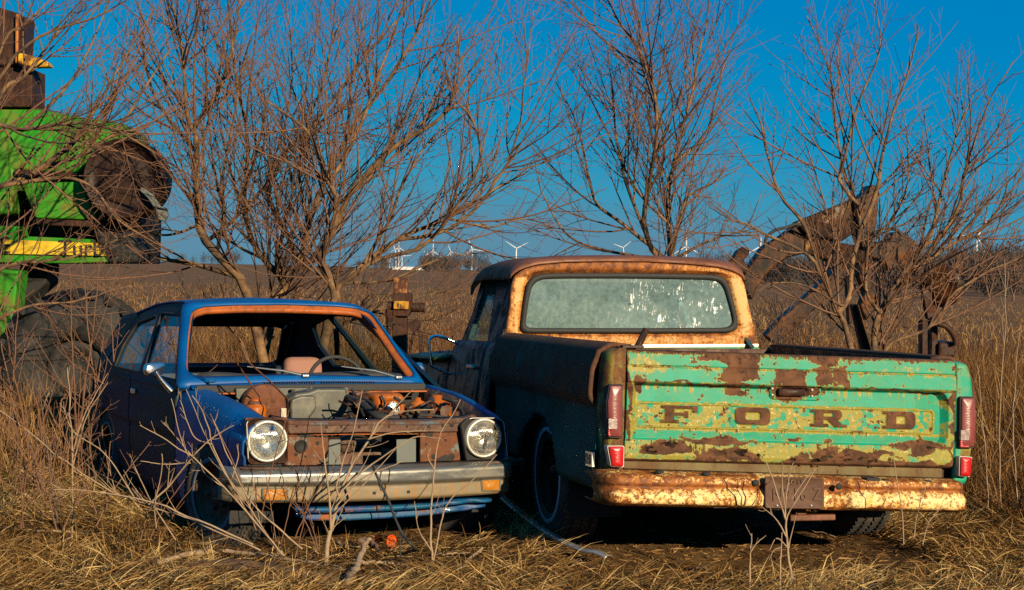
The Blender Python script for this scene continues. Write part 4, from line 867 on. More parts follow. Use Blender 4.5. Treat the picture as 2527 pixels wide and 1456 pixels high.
# ---- engine bay
def slab(pts, cr, y, th, mat, name, bev=.008, parent=None, lean=0):
    mb = MB(); mb.prism([cl_(cr(*p), y) for p in pts], (0, th, 0)); return mb.build(name, mat, parent or car, bevel=bev)
slab([(150, 100), (910, 92), (925, 320), (160, 320)], d5, 1.0, .03, M['plastic_grey'], 'heater_panel')
slab([(560, 135), (640, 120), (700, 100), (905, 98), (915, 318), (500, 322), (505, 170)], d5, .86, .12, M['plastic_grey'], 'heater_box', .02)
slab([(590, 150), (690, 150), (700, 235), (640, 318), (520, 320), (520, 175)], d5, .835, .03, M['plastic_grey'], 'heater_cover', .015)
for k in range(7): q = cl_(d5(225 + k * 95, 108), .985); mb = MB(); mb.prism([q, q + [.02, 0, 0], q + [.01, 0, -.03]], (0, -.03, 0)); mb.build('heater_rib', M['dark'], car)
c = cl_(d5(345, 222), .90); mb = MB(); mb.lathe([(.12, .06), (.122, 0), (.115, -.012), (.06, -.018), (.055, -.03), (.03, -.032), (.025, -.045), (0, -.045)], c, (0, 1, 0), 32); mb.build('blower_motor', rusty('blower', (.22, .10, .07), (.14, .055, .035), .5, 14, .1, .2), car)
c = cl_(d5(280, 262), .62); mb = MB(); mb.lathe([(0, .075), (.028, .072), (.030, .055), (.022, .05), (.056, .035), (.060, .02), (.060, -.09), (0, -.09)], c, (0, 0, 1), 24); mb.build('washer_tank', M['orange'], car)
c = cl_(d5(280, 200), .62); mb = MB(); mb.lathe([(0, .01), (.035, .01), (.038, -.012), (0, -.012)], c, (0, 0, 1), 16); mb.build('tank_cap', M['core_rust'], car)
slab([(455, 235), (492, 235), (492, 300), (455, 300)], d5, .70, .02, plain('tin', (.55, .45, .33), .5), 'bracket', .003)
q = [cl_(d5(*p), .80) for p in ((1062, 140), (1270, 132), (1282, 262), (1250, 300), (1080, 300))]
c = sum(q) / 5; L = resample(roundpoly([(p[0], p[2]) for p in q], .035, 5), 60)
ring = lambda s, y: [(c[0] + (p[0] - c[0]) * s, y, c[2] + (p[1] - c[2]) * s) for p in L]
mb = MB(); mb.loft([ring(1, .95), ring(1, .80), ring(.92, .765), ring(.6, .755), ring(.55, .770), ring(.01, .770)]); mb.build('brake_booster', M['orange'], car)
slab([(940, 130), (1060, 120), (1060, 230), (1000, 240), (940, 200)], d5, .90, .05, M['core_rust'], 'wiper_motor', .012)
c = cl_(d5(1024, 188), .88); mb = MB(); mb.lathe([(0, -.03), (.03, -.028), (.035, 0), (.05, .01)], c, (0, 1, 0), 20); mb.build('motor_cap', M['darkrust'], car)
for (x, y), r, nm in (((1372, 225), .048, 'fluid_reservoir'), ((1500, 255), .085, 'suspension_tower')):
    c = cl_(d5(x, y), .70); mb = MB(); mb.lathe([(0, r * 1.1), (r * .35, r * 1.05), (r * .4, r * .75), (r * .9, r * .55), (r, r * .2), (r * 1.05, -r * .9), (0, -r)], c, (0, 0, 1), 24); mb.build(nm, M['orange'], car)
c = cl_(d5(1540, 262), .60); mb = MB(); mb.box(c, (.06, .05, .09), rot(0, 0, .5)); mb.build('rusty_lug', M['core_rust'], car, bevel=.006)
# radiator hose and smaller hoses
for L, r, nm in (([(905, 165, .85), (940, 185, .75), (990, 200, .6), (1040, 240, .5), (1090, 280, .42), (1150, 300, .38), (1250, 305, .35)], .021, 'radiator_hose'),
             ([(1000, 170, .80), (1060, 200, .7), (1100, 250, .6), (1140, 280, .5), (1200, 290, .4)], .010, 'heater_hose'),
             ([(1465, 180, .7), (1450, 215, .6), (1425, 260, .5), (1400, 290, .4)], .022, 'intake_hose'),
             ([(1380, 280, .3), (1480, 285, .3), (1560, 295, .28), (1640, 300, .25), (1680, 270, .3), (1620, 200, .4), (1540, 170, .5)], .007, 'wiring'),
             ([(915, 200, .9), (900, 240, .9), (925, 290, .85)], .02, 'heater_pipe'), ([(930, 110, .9), (960, 160, .85), (985, 230, .8), (1010, 290, .6)], .008, 'vacuum_hose'), ([(1130, 150, .74), (1150, 210, .7), (1100, 290, .55)], .006, 'wire_loom')):
    mb = MB(); mb.tube(spline([cl_(d5(x, y), yy) for x, y, yy in L], 30), r, 10); mb.build(nm, M['black_rubber'], car)
k_ = NT('pierced_tin'); vv = k_.voro(90); k_.fin(k_.bsdf(k_.mix(k_.step(vv, .35, .45), (.02, .02, .02), (.6, .58, .5)), .4, .6))
c = cl_(d5(1212, 238), .74); mb = MB(); mb.lathe([(0, -.004), (.036, -.002), (.04, .006)], c, (0, 1, 0), 24); mb.build('pierced_disc', k_.m, car)
mb = MB(); mb.box((.02, .80, .46), (.62, .4, .20)); mb.box((.1, .75, .56), (.25, .3, .12)); mb.build('engine_block', M['core_rust'], car, bevel=.03)
c = cl_(d5(900, 480), .32); mb = MB(); mb.lathe([(0, -.02), (.03, -.02), (.05, 0), (.045, .03), (0, .04)], c, (0, 1, .2), 20); mb.build('pulley', M['core_rust'], car)
# ---- radiator support
slab([(505, 322), (560, 318), (1000, 322), (1400, 320), (1680, 300), (1740, 280), (1760, 300), (1700, 330), (1640, 395), (1200, 400), (1000, 398), (510, 408), (500, 360)], d5, .135, .05, M['core_rust'], 'radiator_support', .006)
mb = MB(); A = [cl_(d5(*p), .15) for p in ((400, 300), (505, 318), (560, 322), (760, 326), (1000, 324), (1400, 322), (1640, 312), (1760, 286))]; A = resample(A, 30, False)
mb.grid([A + [0, -.02, -.018], A + [0, -.015, 0], A + [0, .05, .012], A + [0, .06, -.02]]); mb.build('support_top', M['core_top'], car, solid=.004)
slab([(215, 300), (500, 300), (500, 612), (440, 632), (222, 628)], d5, .155, .02, M['core_panel'], 'lamp_panel', .004)
slab([(440, 420), (775, 432), (775, 630), (500, 640), (440, 632)], d5, .150, .02, M['core_panel'], 'inner_panel', .006)
slab([(1390, 400), (1660, 390), (1660, 605), (1390, 618)], d5, .150, .02, M['core_panel'], 'inner_panel', .006)
slab([(1640, 330), (1700, 300), (1700, 600), (1645, 606)], d5, .175, .02, M['core_rust'], 'lamp_panel', .004)
slab([(775, 445), (855, 445), (855, 632), (775, 634)], d5, .26, .01, M['grey_panel'], 'grey_baffle', .002)
slab([(1230, 445), (1362, 440), (1362, 618), (1232, 622)], d5, .20, .01, M['grey_panel'], 'grey_baffle', .002)
slab([(500, 395), (1660, 388), (1660, 410), (1000, 414), (500, 420)], d5, .17, .02, M['primer'], 'cross_rail', .003)
for x, y, r in ((555, 545, .008), (620, 560, .006), (700, 470, .009), (720, 590, .007), (1430, 480, .007), (1480, 560, .012), (1560, 450, .006), (1600, 560, .016), (1530, 590, .010), (560, 355, .006), (760, 362, .007), (980, 360, .007), (1180, 360, .006), (1440, 352, .010), (1540, 350, .008), (1600, 345, .012), (1300, 358, .006), (860, 360, .006)):
    mb = MB(); c = cl_(d5(x, y), .134 if y < 400 else .149); mb.lathe([(0, -.001), (r, -.002), (r * 1.2, .001)], c, (0, 1, 0), 9); mb.build('panel_hole', M['dark'], car)
RB = random.Random(5)
for i in range(22):
    x, y = RB.uniform(900, 1680), RB.uniform(140, 300); d0 = RB.uniform(.35, .95); pts = [cl_(d5(x, y), d0)]
    for j in range(4): x += RB.uniform(-60, 60); y += RB.uniform(-30, 35); d0 += RB.uniform(-.06, .06); pts.append(cl_(d5(min(x, 1690), min(max(y, 125), 305)), d0))
    mb = MB(); mb.tube(spline(pts, 16), RB.choice([.004, .006, .009]), 6); mb.build('engine_hose', M[RB.choice(['black_rubber', 'black_rubber', 'darkrust', 'core_rust'])], car)
for i in range(16):
    x, y = RB.uniform(880, 1680), RB.uniform(200, 310); p = cl_(d5(x, y), RB.uniform(.4, .9)); a = RB.uniform(0, 3); mb = MB(); mb.box(p, (RB.uniform(.02, .08), RB.uniform(.02, .06), RB.uniform(.01, .05)), rot(a, RB.uniform(-.5, .5), RB.uniform(-.5, .5))); mb.build('engine_bracket', M[RB.choice(['core_rust', 'darkrust', 'plastic_grey', 'core_top'])], car, bevel=.004)
for pts in (((560, 415), (640, 412), (690, 425), (610, 432)), ((1420, 402), (1480, 400), (1470, 425), (1440, 430)), ((1500, 575), (1560, 545), (1600, 575), (1560, 605), (1510, 600))):
    slab(pts, d5, .146, .003, M['dark'], 'rust_hole', .001)
c = cl_(d5(590, 490), .14); mb = MB(); mb.lathe([(.0, .0), (.028, 0), (.030, -.006), (.033, 0)], c, (0, 1, 0), 20); mb.build('panel_hole', M['dark'], car)
slab([(205, 618), (460, 610), (455, 650), (230, 655)], d5, .08, .06, M['dark'], 'lower_gap', .002)
mb = MB(); mb.box((0, .30, .42), (1.1, .04, .16)); mb.build('lower_crossmember', M['darkrust'], car)
# ---- headlights with bezels
for (cx_, cy_), R_, bez in (((360, 456), .094, ((213, 318), (300, 300), (500, 312), (492, 600), (250, 612), (225, 590))), ((1812, 434), .094, ((1660, 345), (1715, 296), (1900, 296), (1945, 320), (1972, 578), (1700, 600)))):
    q = [cl_(d5(*p), .10) for p in bez]; c = cl_(d5(cx_, cy_), .09)
    L = angular(np.array([(p[0] - c[0], p[2] - c[2]) for p in roundpoly([np.array((p[0], 0, p[2])) for p in q], .012, 3)]), (0, 0), 64)
    cir = [np.array([math.cos(a), math.sin(a)]) for a in np.linspace(-math.pi, math.pi, 65)[:-1]]
    L3 = lambda P, y: [np.array([c[0] + p[0], y, c[2] + p[1]]) for p in P]
    mb = MB(); mb.loft([L3(L, .12), L3(L, .085), L3([p * .96 for p in L], .085), L3([p * .95 for p in L], .105), L3([p * (R_ + .012) for p in cir], .10), L3([p * (R_ + .010) for p in cir], .13)]); hz = mb.build('headlight', M['darkrust'] if cx_ < 500 else M['black_rubber'], car)
    Lc = [p * .975 for p in L]; mb = MB(); pt = L3(Lc, .083); pt = (pt[56:] + pt[:9]) if cx_ < 500 else pt[24:56]; mb.tube(pt, .0028, 6, False); mb.build('bezel_trim', M['trim'], hz)
    mb = MB(); mb.lathe([(R_ + .012, .03), (R_ + .010, -.012), (R_ + .004, -.018), (R_ - .004, -.014), (R_ - .006, 0)], c, (0, 1, 0), 48); mb.build('trim_ring', M['trim'], hz)
    mb = MB(); mb.lathe([(R_ - .003, .0), (R_ * .85, .022), (R_ * .6, .042), (R_ * .3, .052), (.012, .054), (.012, .03), (0, .028)], c, (0, 1, 0), 48); mb.build('reflector', M['reflector'], hz)
    mb = MB(); mb.lathe([(R_ - .002, 0), (R_ * .95, -.010), (R_ * .8, -.020), (R_ * .6, -.028), (R_ * .35, -.033), (R_ * .02, -.035)], c, (0, 1, 0), 48); mb.build('lamp_glass', M['lamp_glass'], hz)
# ---- front bumper
NB = 120; rows = []; lowv = []
key = [('top', 640, 590, .05), ('edge', 672, 606, -.012), ('u0', 686, 622, -.022), ('u1', 742, 690, -.022), ('s1', 768, 715, .014), ('l0', 785, 730, .012), ('l1', 858, 792, .010), ('bot', 878, 808, .03), ('bk', 882, 812, .09)]
for t in np.linspace(-.048, 1.01, NB):
    px = 182 + 1868 * t; e = min(t + .048, 1.01 - t); inw = .13 * (1 - min(1, e / .05)) ** 2; tc = np.clip(t, 0, 1); bow = 1 - (2 * tc - 1) ** 2; pts = []
    for nm, a, b, o in key:
        yp = a + (b - a) * tc + bow * {'top': 5, 'edge': 3, 'u0': 3, 'u1': 8, 's1': 9, 'l0': 9, 'l1': 14, 'bot': 16, 'bk': 16}[nm]
        p = cl_(d5(px, yp), .0); p[1] = o + inw - .04 * bow + .02; pts.append(p)
    R2 = resample(pts, 40, False); rows.append(R2)
    s = np.linspace(0, 1, 40); zl = R2[:, 2]; zcut = pts[4][2] + .004; lowv.append(np.clip((zcut - zl) / .01, 0, 1))
G = np.array(rows); idx = np.arange(NB * 40).reshape(NB, 40); q4 = np.stack([idx[:-1, :-1], idx[:-1, 1:], idx[1:, 1:], idx[1:, :-1]], -1).reshape(-1, 4)
fb = npmesh('front_bumper', G.reshape(-1, 3), q4, M['bumper_chrome'], car, attrs={'low': np.array(lowv)}); m_ = fb.modifiers.new('s', 'SOLIDIFY'); m_.thickness = .004; m_.offset = -1
mb = MB(); A = np.array([cl_(d5(x, y), .05) for x, y in ((180, 640), (600, 640), (1060, 632), (1500, 612), (2040, 594))]); A = resample(A, 24, False)
mb.grid([A + [0, -.03, .002], A + [0, .05, .012]]); mb.build('bumper_top_plate', M['core_rust'], fb, solid=.004)
for pts in (((337, 780), (493, 778), (497, 852), (340, 850)), ((1808, 722), (1926, 716), (1928, 786), (1812, 790))):
    q = [cl_(d5(*p), .0) + [0, .004, 0] for p in pts]; c = sum(q) / 4; L = roundpoly([(p[0], p[2]) for p in q], .008, 3); fy = -.0 if pts[0][0] < 900 else .0
    yb = G[:, :, :].reshape(-1, 3); yb = yb[np.argmin(np.hypot(yb[:, 0] - c[0], yb[:, 2] - c[2]))][1]
    ring = lambda s, y: [(c[0] + (p[0] - c[0]) * s, y, c[2] + (p[1] - c[2]) * s) for p in L]
    mb = MB(); mb.loft([ring(1.12, yb + .006), ring(1.10, yb - .014), ring(1.0, yb - .012), ring(1.0, yb + .01)]); fr_ = mb.build('turn_signal', M['grey_panel'], fb)
    mb = MB(); mb.loft([ring(1.0, yb - .006), ring(.97, yb - .011), ring(.01, yb - .012)])
    x0, x1 = min(p[0] for p in L), max(p[0] for p in L); z0, z1 = min(p[1] for p in L), max(p[1] for p in L)
    for k in range(9): mb.box(((x0 + x1) / 2, yb - .013, z0 + (z1 - z0) * (k + .7) / 9.6), ((x1 - x0) * .92, .003, .0025))
    mb.build('amber_lens', M['lens_amber'], fr_)
for x, y in ((1076, 803), (1306, 795)): mb = MB(); p = cl_(d5(x, y), .0); yb = G.reshape(-1, 3)[np.argmin(np.hypot(G.reshape(-1, 3)[:, 0] - p[0], G.reshape(-1, 3)[:, 2] - p[2]))][1]; mb.box((p[0], yb - .001, p[2]), (.016, .006, .014)); mb.build('bolt_hole', M['dark'], fb)
# ---- valance under the bumper, bent at its right end
T_ = resample([cl_(d5(*p), .06) for p in ((548, 905), (640, 908), (900, 905), (1200, 895), (1500, 878), (1640, 852), (1760, 846), (1872, 846))], 50, False)
B_ = resample([cl_(d5(*p), .10) for p in ((562, 962), (650, 992), (900, 992), (1200, 976), (1400, 962), (1600, 938), (1780, 912), (1832, 902))], 50, False)
rows = []
for i, (a, b) in enumerate(zip(T_, B_)):
    wv = .012 * math.sin(i * .9) if i > 36 else 0
    rows.append([a + [0, .10, .0], a + [0, .012, .004], a + [0, 0, -.002], a * .72 + b * .28 + [0, -.010 + wv, 0], a * .5 + b * .5 + [0, .045, .004], a * .42 + b * .58 + [0, .05, 0], a * .2 + b * .8 + [0, .02 + wv, 0], b + [0, .015, 0], b + [0, .04, .006]])
mb = MB(); mb.grid(rows); mb.build('valance', rusty('valance', (.001, .07, .22), (.004, .10, .20), .30, 9, .03, .2, rust=((.20, .07, .02), (.36, .12, .03)), coat=.2, seed=4, halo_=.2), car, solid=.003)
# ---- mirror, handle, cable
q = CF.on(d4(172, 640), 'x', -.92); mb = MB()
L = [CF.onp(d4(*p), q, (.3, -1, 0)) for p in ((92, 655), (100, 610), (130, 594), (230, 590), (256, 602), (252, 640), (225, 690), (190, 668), (150, 692), (105, 690))]
c = sum(L) / len(L); L = resample(L, 40); rg = lambda s, o: [c + (p - c) * s + np.array([-.1, .35, 0]) * o for p in L]
mb.loft([rg(.01, -.03), rg(.8, -.02), rg(1, .0), rg(.95, .08), rg(.6, .13), rg(.01, .15)]); wm = mb.build('wing_mirror', M['chrome'], car)
mb = MB(); mb.tube([CF.onp(d4(*p), q, (.3, -1, 0)) + np.array([dx, 0, 0]) for p, dx in (((180, 665), 0), ((200, 720), .01), ((222, 780), .03), ((226, 815), .05))], [.010, .012, .016, .018], 8); mb.build('mirror_stem', M['chrome'], wm)
q = CF.on(V_ := (1033, 916), 'x', .80); mb = MB(); mb.lathe([(0, -.03), (.035, -.025), (.055, 0), (.05, .04), (0, .06)], q, (0.2, 1, 0), 20); mb.tube([q, q + [-.06, 0, -.03]], .012); mb.build('wing_mirror', M['chrome'], car)
# ---- wheels
CWR = .285
wheel(car, (-.66, .60, .105 + CWR - .03), (-math.cos(.30), -math.sin(.30), 0), CWR, .16, .175, .185, rimmat=M['core_rust'], wallmat=M['whitewall_shaded'])
wheel(car, (.66, .60, .10 + CWR - .02), (math.cos(.30), math.sin(.30), 0), CWR, .16, .175, None)
for s in (-1, 1): wheel(car, (s * .68, 3.0, .07 + CWR), (s, 0, 0), CWR, .16, .175, .185 if s < 0 else None, rimmat=M['darkrust'], wallmat=M['whitewall_shaded'])

# ================================================================== GROUND
G0 = .12
def gh(x, y):
    x = np.asarray(x, float); y = np.asarray(y, float)
    far = np.clip((y - 16) / 20, 0, 1)
    h = G0 + .05 * (fbm(x * .7 + 9, y * .7, 4, 5) - .5) + .03 * (fbm(x * 3 + 2, y * 3, 3, 8) - .5) + .30 * np.exp(-(((x - 5.6) / 1.6) ** 2 + ((y - 14.5) / 3.5) ** 2))
    h = h - .05 * np.exp(-(((x - 1.0) / 1.2) ** 2 + ((y - 7.9) / .5) ** 2))
    return h * (1 - far) + .0 * far
def gz(x, y): return float(gh(x, y))
def m_ground():
    k = NT('ground_soil'); sx = k.n('ShaderNodeSeparateXYZ'); k.l(k.co, sx.inputs[0])
    n1 = k.noise(2.2, 8, .7); n2 = k.noise(28, 6, .75); n3 = k.noise(1.1, 5, .6, off=(3, 3, 3)); fib = k.noise(30, 5, .7, scale=(1, 5, 1), dist=1.5)
    soil = k.mix(n2, (.04, .02, .009), (.15, .08, .034)); straw = k.mix(fib, (.09, .05, .02), (.36, .22, .08))
    c = k.mix(k.step(k.math('ADD', n1, k.math('MULTIPLY', n3, .3)), .55, .78), soil, straw)
    f1 = k.noise(.35, 8, .7, scale=(1, .12, 1)); f2 = k.noise(3.0, 8, .8, scale=(1, .25, 1))
    field = k.mix(k.step(f2, .42, .66), (.10, .05, .022), (.42, .235, .10)); field = k.mix(k.step(f1, .35, .65), field, (.24, .13, .058))
    far = k.step(sx.outputs[1], 17, 26); c = k.mix(far, c, field)
    return k.fin(k.bsdf(c, .95, 0, .1, k.bump(k.math('ADD', n2, n1), .9, .03)))
ys = np.concatenate([[-80, -20, -5, 0, 3], np.linspace(5, 18, 150), 18 + np.geomspace(.12, 50000, 130)])
V = []; nx = 260
for y in ys:
    hw = 12 + max(0, y) * 1.2 if y > 3 else 60
    for t in np.linspace(-1, 1, nx):
        V.append((hw * (abs(t) ** 1.25) * np.sign(t), y, 0))
V = np.array(V); V[:, 2] = gh(V[:, 0], V[:, 1]); idx = np.arange(len(V)).reshape(len(ys), nx)
tag(npmesh('ground', V, np.stack([idx[:-1, :-1], idx[:-1, 1:], idx[1:, 1:], idx[1:, :-1]], -1).reshape(-1, 4), m_ground()), kind='structure')

def infoot(x, y, F, x0, x1, y0, y1):
    d = np.stack([x - F.t[0], y - F.t[1]], -1) @ F.R[:2, :2]; return (d[:, 0] > x0) & (d[:, 0] < x1) & (d[:, 1] > y0) & (d[:, 1] < y1)
def under(x, y): return infoot(x, y, TF, -.95, .95, .05, 5) | infoot(x, y, CF, -.78, .78, .1, 3.9)
def m_straw(name, a, b, c):
    k = NT(name); t = k.attr('tint'); col = k.mix(k.step(t, 0, .5), a, b); col = k.mix(k.step(t, .5, 1), col, c)
    vm = k.n('ShaderNodeVectorMath'); vm.operation = 'SCALE'; vm.inputs['Scale'].default_value = ALB; k.l(col, vm.inputs[0]); col = vm.outputs[0]; df = k.n('ShaderNodeBsdfDiffuse'); k.l(col, df.inputs[0]); tl_ = k.n('ShaderNodeBsdfTranslucent'); k.l(col, tl_.inputs[0]); m = k.n('ShaderNodeMixShader'); m.inputs[0].default_value = .22
    k.l(df.outputs[0], m.inputs[1]); k.l(tl_.outputs[0], m.inputs[2]); return k.fin(m.outputs[0])
M['straw'] = m_straw('straw', (.07, .032, .012), (.38, .205, .065), (.90, .64, .28))
M['scrub'] = m_straw('scrub', (.035, .016, .009), (.14, .062, .03), (.40, .22, .10))
M['dark_litter'] = m_straw('dark_litter', (.03, .017, .01), (.09, .05, .028), (.20, .12, .06))
M['weed'] = m_straw('weed', (.05, .024, .010), (.22, .11, .042), (.56, .34, .14))
def blades(name, x, y, L, el, width, mat, label, cat, droop=.6, tintb=.5, az=None, lift=.0):
    n = len(x); z = gh(x, y) + lift * RNG.random(n); az = RNG.uniform(0, 2 * math.pi, n) if az is None else az
    d = np.stack([np.cos(az) * np.cos(el), np.sin(az) * np.cos(el), np.sin(el)], 1); P = np.stack([x, y, z - .01], 1)
    side = np.cross(d, np.array([0, 0, 1.]) + RNG.normal(0, .6, (n, 3))); side /= np.linalg.norm(side, axis=1)[:, None] + 1e-9
    K = 4; pts = [P]; cur = P; dd = d.copy()
    for k in range(K - 1):
        cur = cur + dd * (L / (K - 1))[:, None]; pts.append(cur); dd = dd + np.array([0, 0, -1]) * (droop * RNG.random(n) / (K - 1))[:, None] + RNG.normal(0, .12, (n, 3)); dd /= np.linalg.norm(dd, axis=1)[:, None]
        cur[:, 2] = np.maximum(cur[:, 2], gh(cur[:, 0], cur[:, 1]) + .004) if K else cur[:, 2]
    w = np.outer(np.array([1, .9, .65, .12]), np.ones(n)) * (width * RNG.uniform(.6, 1.3, n))[None]
    V = np.zeros((n, K, 2, 3)); 
    for k in range(K): V[:, k, 0] = pts[k] - side * w[k][:, None]; V[:, k, 1] = pts[k] + side * w[k][:, None]
    b = np.arange(n)[:, None, None] * (K * 2); kk = np.arange(K - 1)[None, :, None] * 2; Q = (b + kk + np.array([0, 1, 3, 2])[None, None]).reshape(-1, 4)
    tint = np.clip(RNG.normal(tintb, .25, n) + .7 * (fbm(x * 1.3, y * 1.3, 4, 91) - .5), 0, 1)[:, None, None].repeat(K, 1).repeat(2, 2)
    o = npmesh(name, V.reshape(-1, 3), Q, mat, smooth=False, attrs={'tint': tint}); tag(o, label, cat, kind='stuff'); return o
def scatter(n, y0, y1, xm=1.15, pw=1.0, xr=None):
    y = y0 + (y1 - y0) * RNG.random(n) ** pw; hx = (.335 * y + .3) * xm; x = RNG.uniform(-1, 1, n) * hx if xr is None else RNG.uniform(xr[0], xr[1], n); return x, y
# matted straw round the vehicles
x, y = scatter(230000, 6.9, 13.5, 1.05, 1.25); keep = ~under(x, y)
dn = fbm(x * 1.1, y * 1.1, 4, 31); bare = np.exp(-(((x - 1.3) / 1.9) ** 2 + ((y - 8.35) / .75) ** 2)) + .9 * np.exp(-(((x + .1) / .8) ** 2 + ((y - 7.95) / .35) ** 2))
keep &= RNG.random(len(x)) < np.clip((dn - .30) * 3.2, .15, 1) * (1 - .88 * np.clip(bare, 0, 1))
x, y = x[keep], y[keep]; n = len(x); az = 2.6 + 1.3 * fbm(x * .8, y * .8, 2, 4) * 4 + RNG.normal(0, .9, n)
blades('dry_grass', x, y, RNG.uniform(.06, .24, n), RNG.uniform(.05, .75, n), .0026, M['straw'], 'matted pale dry grass covering the ground in front of the vehicles', 'dry grass', 1.1, .55, az, .05)
# upright tufts
tx, ty = scatter(420, 7.2, 12.5, 1.05); kp = ~under(tx, ty); tb = np.exp(-(((tx - 1.0) / 1.5) ** 2 + ((ty - 8.4) / .6) ** 2)); kp &= RNG.random(420) > tb * .97; tx, ty = tx[kp], ty[kp]
x = (tx[:, None] + RNG.normal(0, .05, (len(tx), 28))).ravel(); y = (ty[:, None] + RNG.normal(0, .05, (len(tx), 28))).ravel(); n = len(x); kp = ~under(x, y); x, y = x[kp], y[kp]; n = len(x)
blades('grass_tufts', x, y, RNG.uniform(.05, .19, n), RNG.uniform(.5, 1.5, n), .0018, M['straw'], 'pale grass tufts standing up out of the matted grass', 'dry grass', .9, .6)
# litter of broken stems and leaves under and in front of the vehicles
x, y = scatter(26000, 7.0, 12, 1.0, 1.2); n = len(x)
blades('straw_litter', x, y, RNG.uniform(.02, .10, n), RNG.uniform(0, .25, n), .004, M['weed'], 'broken stems and leaf litter on the bare soil', 'litter', .5, .45)
x, y = scatter(9000, 7.0, 11.5, 1.0, 1.2); kp = ~under(x, y); x, y = x[kp], y[kp]; n = len(x)
blades('twig_litter', x, y, RNG.uniform(.08, .34, n), RNG.uniform(.0, .45, n), .0022, M['dark_litter'], 'dark fallen twigs lying through the grass', 'litter', .3, .5, lift=.05)
# standing weeds behind the vehicles
x, y = scatter(70000, 12.5, 27, 1.1, 1.5); keep = RNG.random(len(x)) < np.clip((fbm(x * .5, y * .35, 4, 77) - .28) * 3, .1, 1); keep &= ~infoot(x, y, TF, -1, 1, 0, 5.2) & ~infoot(x, y, CF, -.8, .8, 0, 4.2); x, y = x[keep], y[keep]; n = len(x)
blades('standing_weeds', x, y, RNG.uniform(.15, .60, n), RNG.uniform(.9, 1.55, n), .004, M['weed'], 'brown standing weeds between the vehicles and the field', 'weeds', .7, .5)
x, y = scatter(52000, 9.2, 17.5, xr=(2.9, 7.0)); keep = (x > 1.9 + (y - 9) * .10) & ~infoot(x, y, TF, -1, 1.0, -.2, 5.2); x, y = x[keep], y[keep]; n = len(x)
blades('tall_weeds', x, y, RNG.uniform(.12, .50, n), RNG.uniform(.1, 1.35, n), .0030, M['weed'], 'thick tall dead weeds on the bank to the right of the pickup', 'weeds', 1.0, .42)
x, y = scatter(34000, 13.5, 36, 1.1, 1.4); keep = RNG.random(len(x)) < np.clip((fbm(x * .35, y * .2, 4, 17) - .36) * 3.2, .05, 1); keep &= ~infoot(x, y, TF, -1, 1, 0, 5.2); x, y = x[keep], y[keep]; n = len(x)
blades('scrub', x, y, RNG.uniform(.25, .85, n), RNG.uniform(.3, 1.5, n), .0035, M['scrub'], 'tangled red-brown scrub spreading over the near field', 'scrub', .8, .45)
x, y = scatter(14000, 10.4, 14.5, xr=(-5.4, -2.6)); keep = ~infoot(x, y, CF, -.85, .85, 0, 4.2); x, y = x[keep], y[keep]; n = len(x)
blades('left_weeds', x, y, RNG.uniform(.15, .50, n), RNG.uniform(.7, 1.5, n), .003, M['weed'], 'tangled weeds at the foot of the green combine on the left', 'weeds', 1.0, .5)
# stubble in the field
y = 22 * np.exp(RNG.random(42000) * 1.7); x = RNG.uniform(-1, 1, len(y)) * .38 * y; y = np.round(y / .76) * .76 + RNG.normal(0, .06, len(y)); n = len(x)
blades('stubble', x, y, RNG.uniform(.10, .34, n), RNG.uniform(.3, 1.5, n), .009, M['weed'], 'cut corn stubble in rows across the field', 'stubble', .5, .62)

# ================================================================== TREES AND SHRUBS
def tubes(polys, radii, sides, V, Q, base):
    """polys (n,m,3), radii (n,m) -> appended vertex and quad blocks"""
    n, m, _ = polys.shape; T = np.gradient(polys, axis=1); T /= np.linalg.norm(T, axis=2)[..., None] + 1e-9
    ref = RNG.normal(0, 1, (n, 1, 3)); u = np.cross(T, ref); u /= np.linalg.norm(u, axis=2)[..., None] + 1e-9; w = np.cross(T, u)
    a = np.arange(sides) * 2 * math.pi / sides
    R_ = polys[:, :, None] + radii[..., None, None] * (np.cos(a)[:, None] * u[:, :, None] + np.sin(a)[:, None] * w[:, :, None])
    V.append(R_.reshape(-1, 3)); b = base + np.arange(n)[:, None, None] * (m * sides) + np.arange(m - 1)[None, :, None] * sides; k = np.arange(sides)[None, None]; k2 = (k + 1) % sides
    Q.append(np.stack([b + k, b + k2, b + sides + k2, b + sides + k], -1).reshape(-1, 4)); return base + n * m * sides
